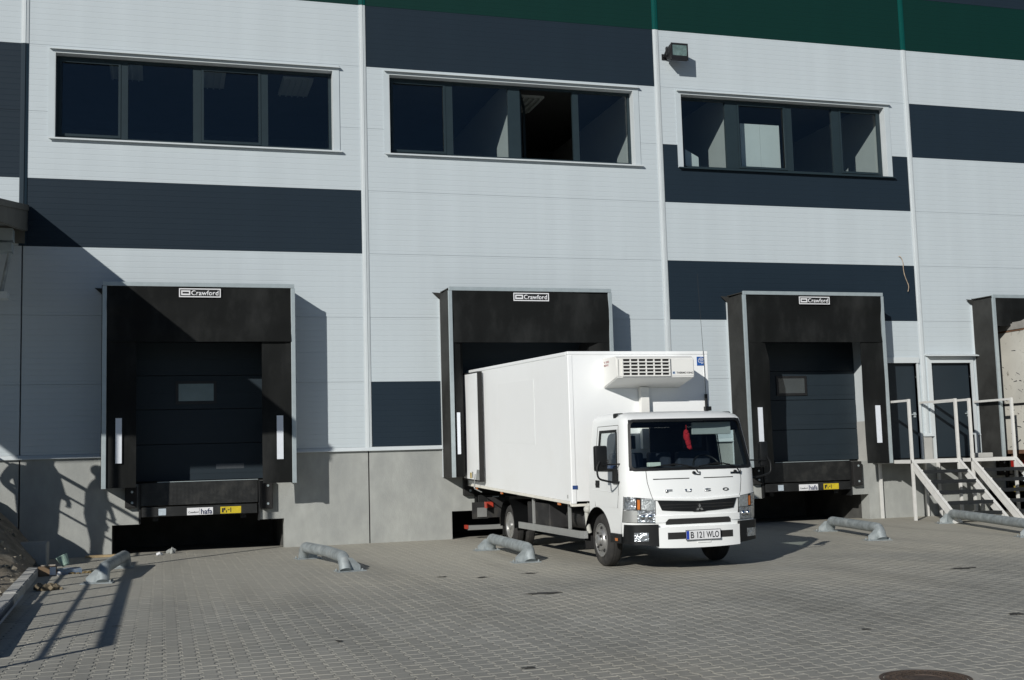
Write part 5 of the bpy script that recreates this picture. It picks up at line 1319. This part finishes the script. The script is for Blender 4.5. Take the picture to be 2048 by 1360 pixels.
# things hanging or lying in the cab
bm = bm_new(); rnd = random.Random(11)
tube(bm, [(0, 0, .22), (0, 0, .12)], .004, 5)
for k in range(90):
    t_ = rnd.random(); z = .14-.22*t_; r_ = .042*(1-.6*abs(t_-.4)); x = .06*max(0, t_-.3)+rnd.gauss(0, .004); y = rnd.gauss(0, .004)
    bmesh.ops.create_icosphere(bm, subdivisions=1, radius=r_*rnd.uniform(.85, 1), matrix=Matrix.Translation((x, y, z)))
bmesh.ops.translate(bm, verts=bm.verts, vec=(XC+.02, FY_(.02, 1.7)+.14, 1.62))
tag(obj('hanging_ornament', bm, mat('red_plush', (0.36, 0.007, 0.016), 0.9, 0, 0.3, 30, 0.5, 60)), 'red plush ornament hanging behind the truck windscreen', 'ornament')
bm = bm_new(); box(bm, XC-.52, XC-.35, -7.50, -7.42, 1.312, 1.368, bev=.01); tag(obj('crumpled_paper', bm, mat('pale_green_paper', (0.62, 0.68, 0.62), 0.8, 0, 0.08, 20), base=True), 'small pale packet lying on the truck dashboard behind the windscreen', 'packet')

# ================================================================== two people on the landing (outside the frame, their shadows fall on the plinth)
def person(loc, rz, label, jacket, trousers, lean=0.0, arm=0.0):
    J = {}
    def P(n, x, y, z, r): J[n] = ((x, y, z), r)
    P('pel', 0, 0, .95, .185); P('waist', 0, .01+lean*.3, 1.10, .195); P('chest', 0, .02+lean*.8, 1.33, .215); P('neck', 0, lean, 1.50, .060); P('headb', 0, -.03+lean, 1.60, .085); P('headt', 0, -.02+lean, 1.70, .082)
    for s, n in ((-1, 'l'), (1, 'r')):
        P('hip'+n, s*.10, 0, .88, .12); P('knee'+n, s*.11, -.03, .48, .068); P('ank'+n, s*.12, .02, .08, .048); P('toe'+n, s*.14, -.15, .045, .042)
        P('sh'+n, s*.215, .02+lean*.9, 1.40, .095); P('el'+n, s*(.33+arm*.08), .06-arm*.12+lean, 1.12+arm*.03, .066); P('wr'+n, s*(.25-arm*.12), -.06-arm*.18+lean, .88+arm*.22, .034)
    E = [('pel', 'waist'), ('waist', 'chest'), ('chest', 'neck'), ('neck', 'headb'), ('headb', 'headt')]
    for n in 'lr': E += [('pel', 'hip'+n), ('hip'+n, 'knee'+n), ('knee'+n, 'ank'+n), ('ank'+n, 'toe'+n), ('chest', 'sh'+n), ('sh'+n, 'el'+n), ('el'+n, 'wr'+n)]
    for n, s in (('l', -1), ('r', 1)):   # palm and five fingers
        wx_, wy_, wz_ = J['wr'+n][0]; P('palm'+n, wx_, wy_-.02, wz_-.075, .030); E.append(('wr'+n, 'palm'+n))
        for k in range(4):
            P('fa%d' % k+n, wx_+(k-1.5)*.006, wy_-.045+k*.019, wz_-.125, .0095); P('fb%d' % k+n, wx_-s*.012+(k-1.5)*.004, wy_-.042+k*.018, wz_-.165+abs(k-1.2)*.008, .0085)
            E += [('palm'+n, 'fa%d' % k+n), ('fa%d' % k+n, 'fb%d' % k+n)]
        P('th'+n, wx_-s*.02, wy_-.065, wz_-.085, .010); E.append(('palm'+n, 'th'+n))
    names = list(J); me = bpy.data.meshes.new('tmp'); me.from_pydata([J[n][0] for n in names], [(names.index(a), names.index(b)) for a, b in E], [])
    o = bpy.data.objects.new('tmp', me); C.objects.link(o)
    sk = o.modifiers.new('s', 'SKIN'); sb = o.modifiers.new('d', 'SUBSURF'); sb.levels = 1
    for i, n in enumerate(names):
        me.skin_vertices[0].data[i].radius = (J[n][1], J[n][1]*(.72 if n in ('chest', 'waist', 'pel') else 1)); me.skin_vertices[0].data[i].use_root = (i == 0)
    dg = bpy.context.evaluated_depsgraph_get(); dg.update(); me2 = bpy.data.meshes.new_from_object(o.evaluated_get(dg)); bpy.data.objects.remove(o)
    me2.name = 'person'; me2.materials.clear()
    for m in (jacket, trousers, M_['skin'], M_['boot']): me2.materials.append(m)
    for p in me2.polygons:
        c = p.center; p.use_smooth = True
        hand = abs(c.x) > .10 and c.z < J['wrl'][0][2]+.01 and c.z > J['wrl'][0][2]-.22 and (abs(c.x) > .19 or c.y < -.12)
        p.material_index = 2 if (c.z > 1.49 or hand) else (0 if c.z > .97 or (abs(c.x) > .19 and c.z > .80) else (3 if c.z < .11 else 1))
    b = bpy.data.objects.new('person', me2); C.objects.link(b); b.location = loc; b.rotation_euler = (0, 0, rz); tag(b, label, 'person')
    hy = -.03+lean
    bm = bm_new()
    bmesh.ops.create_uvsphere(bm, u_segments=16, v_segments=10, radius=.101, matrix=Matrix.Translation((0, .0+lean, 1.685)) @ Matrix.Diagonal((.95, 1.05, .98, 1)))
    bmesh.ops.delete(bm, geom=[v for v in bm.verts if v.co.y < lean-.035 and v.co.z < 1.70], context='VERTS')
    def sub(nm, bm, m):
        me = bpy.data.meshes.new(nm); bm.to_mesh(me); bm.free(); me.materials.append(m)
        for p in me.polygons: p.use_smooth = True
        q = bpy.data.objects.new(nm, me); C.objects.link(q); q.parent = b; return q
    sub('hair', bm, M_['hair'])
    bm = bm_new(); bmesh.ops.create_cone(bm, segments=6, radius1=.018, radius2=.006, depth=.05, cap_ends=True, matrix=Matrix.Translation((0, hy-.088, 1.645)) @ Matrix.Rotation(R(-25), 4, 'X')); sub('nose', bm, M_['skin'])
    for s in (-1, 1):
        bm = bm_new(); bmesh.ops.create_uvsphere(bm, u_segments=8, v_segments=6, radius=.011, matrix=Matrix.Translation((s*.032, hy-.078, 1.668))); sub('eye', bm, M_['labelwhite'])
        bm = bm_new(); bmesh.ops.create_uvsphere(bm, u_segments=8, v_segments=6, radius=.025, matrix=Matrix.Translation((s*.086, hy+.015, 1.65)) @ Matrix.Diagonal((.35, .7, 1.1, 1))); sub('ear', bm, M_['skin'])
    bm = bm_new(); box(bm, -.025, .025, hy-.088, hy-.078, 1.600, 1.608); sub('mouth', bm, M_['red'])
    return b
M_['skin'] = mat('skin', (0.42, 0.26, 0.19), 0.6, 0, 0.05, 12); M_['hair'] = mat('dark_hair', (0.025, 0.018, 0.013), 0.7); M_['boot'] = mat('work_boot', (0.03, 0.025, 0.02), 0.7)
person((-1.28, -1.85, 1.2), R(70), 'person in a dark blue jacket standing on the landing close to the wall', mat('navy_jacket', (0.02, 0.03, 0.07), 0.9), mat('grey_trousers', (0.06, 0.06, 0.065), 0.9), 0.0, 0.6)
person((-1.66, -1.98, 1.2), R(110), 'person in a brown jacket standing on the landing behind the two others', mat('brown_jacket', (0.10, 0.06, 0.03), 0.9), mat('black_trousers', (0.02, 0.02, 0.022), 0.9), 0.02, 0.2)
person((-1.05, -2.42, 1.2), R(35), 'person in a grey jacket standing on the landing beside the steps', mat('grey_jacket', (0.10, 0.10, 0.10), 0.9), mat('blue_trousers', (0.03, 0.045, 0.08), 0.9), -0.04, 0.3)
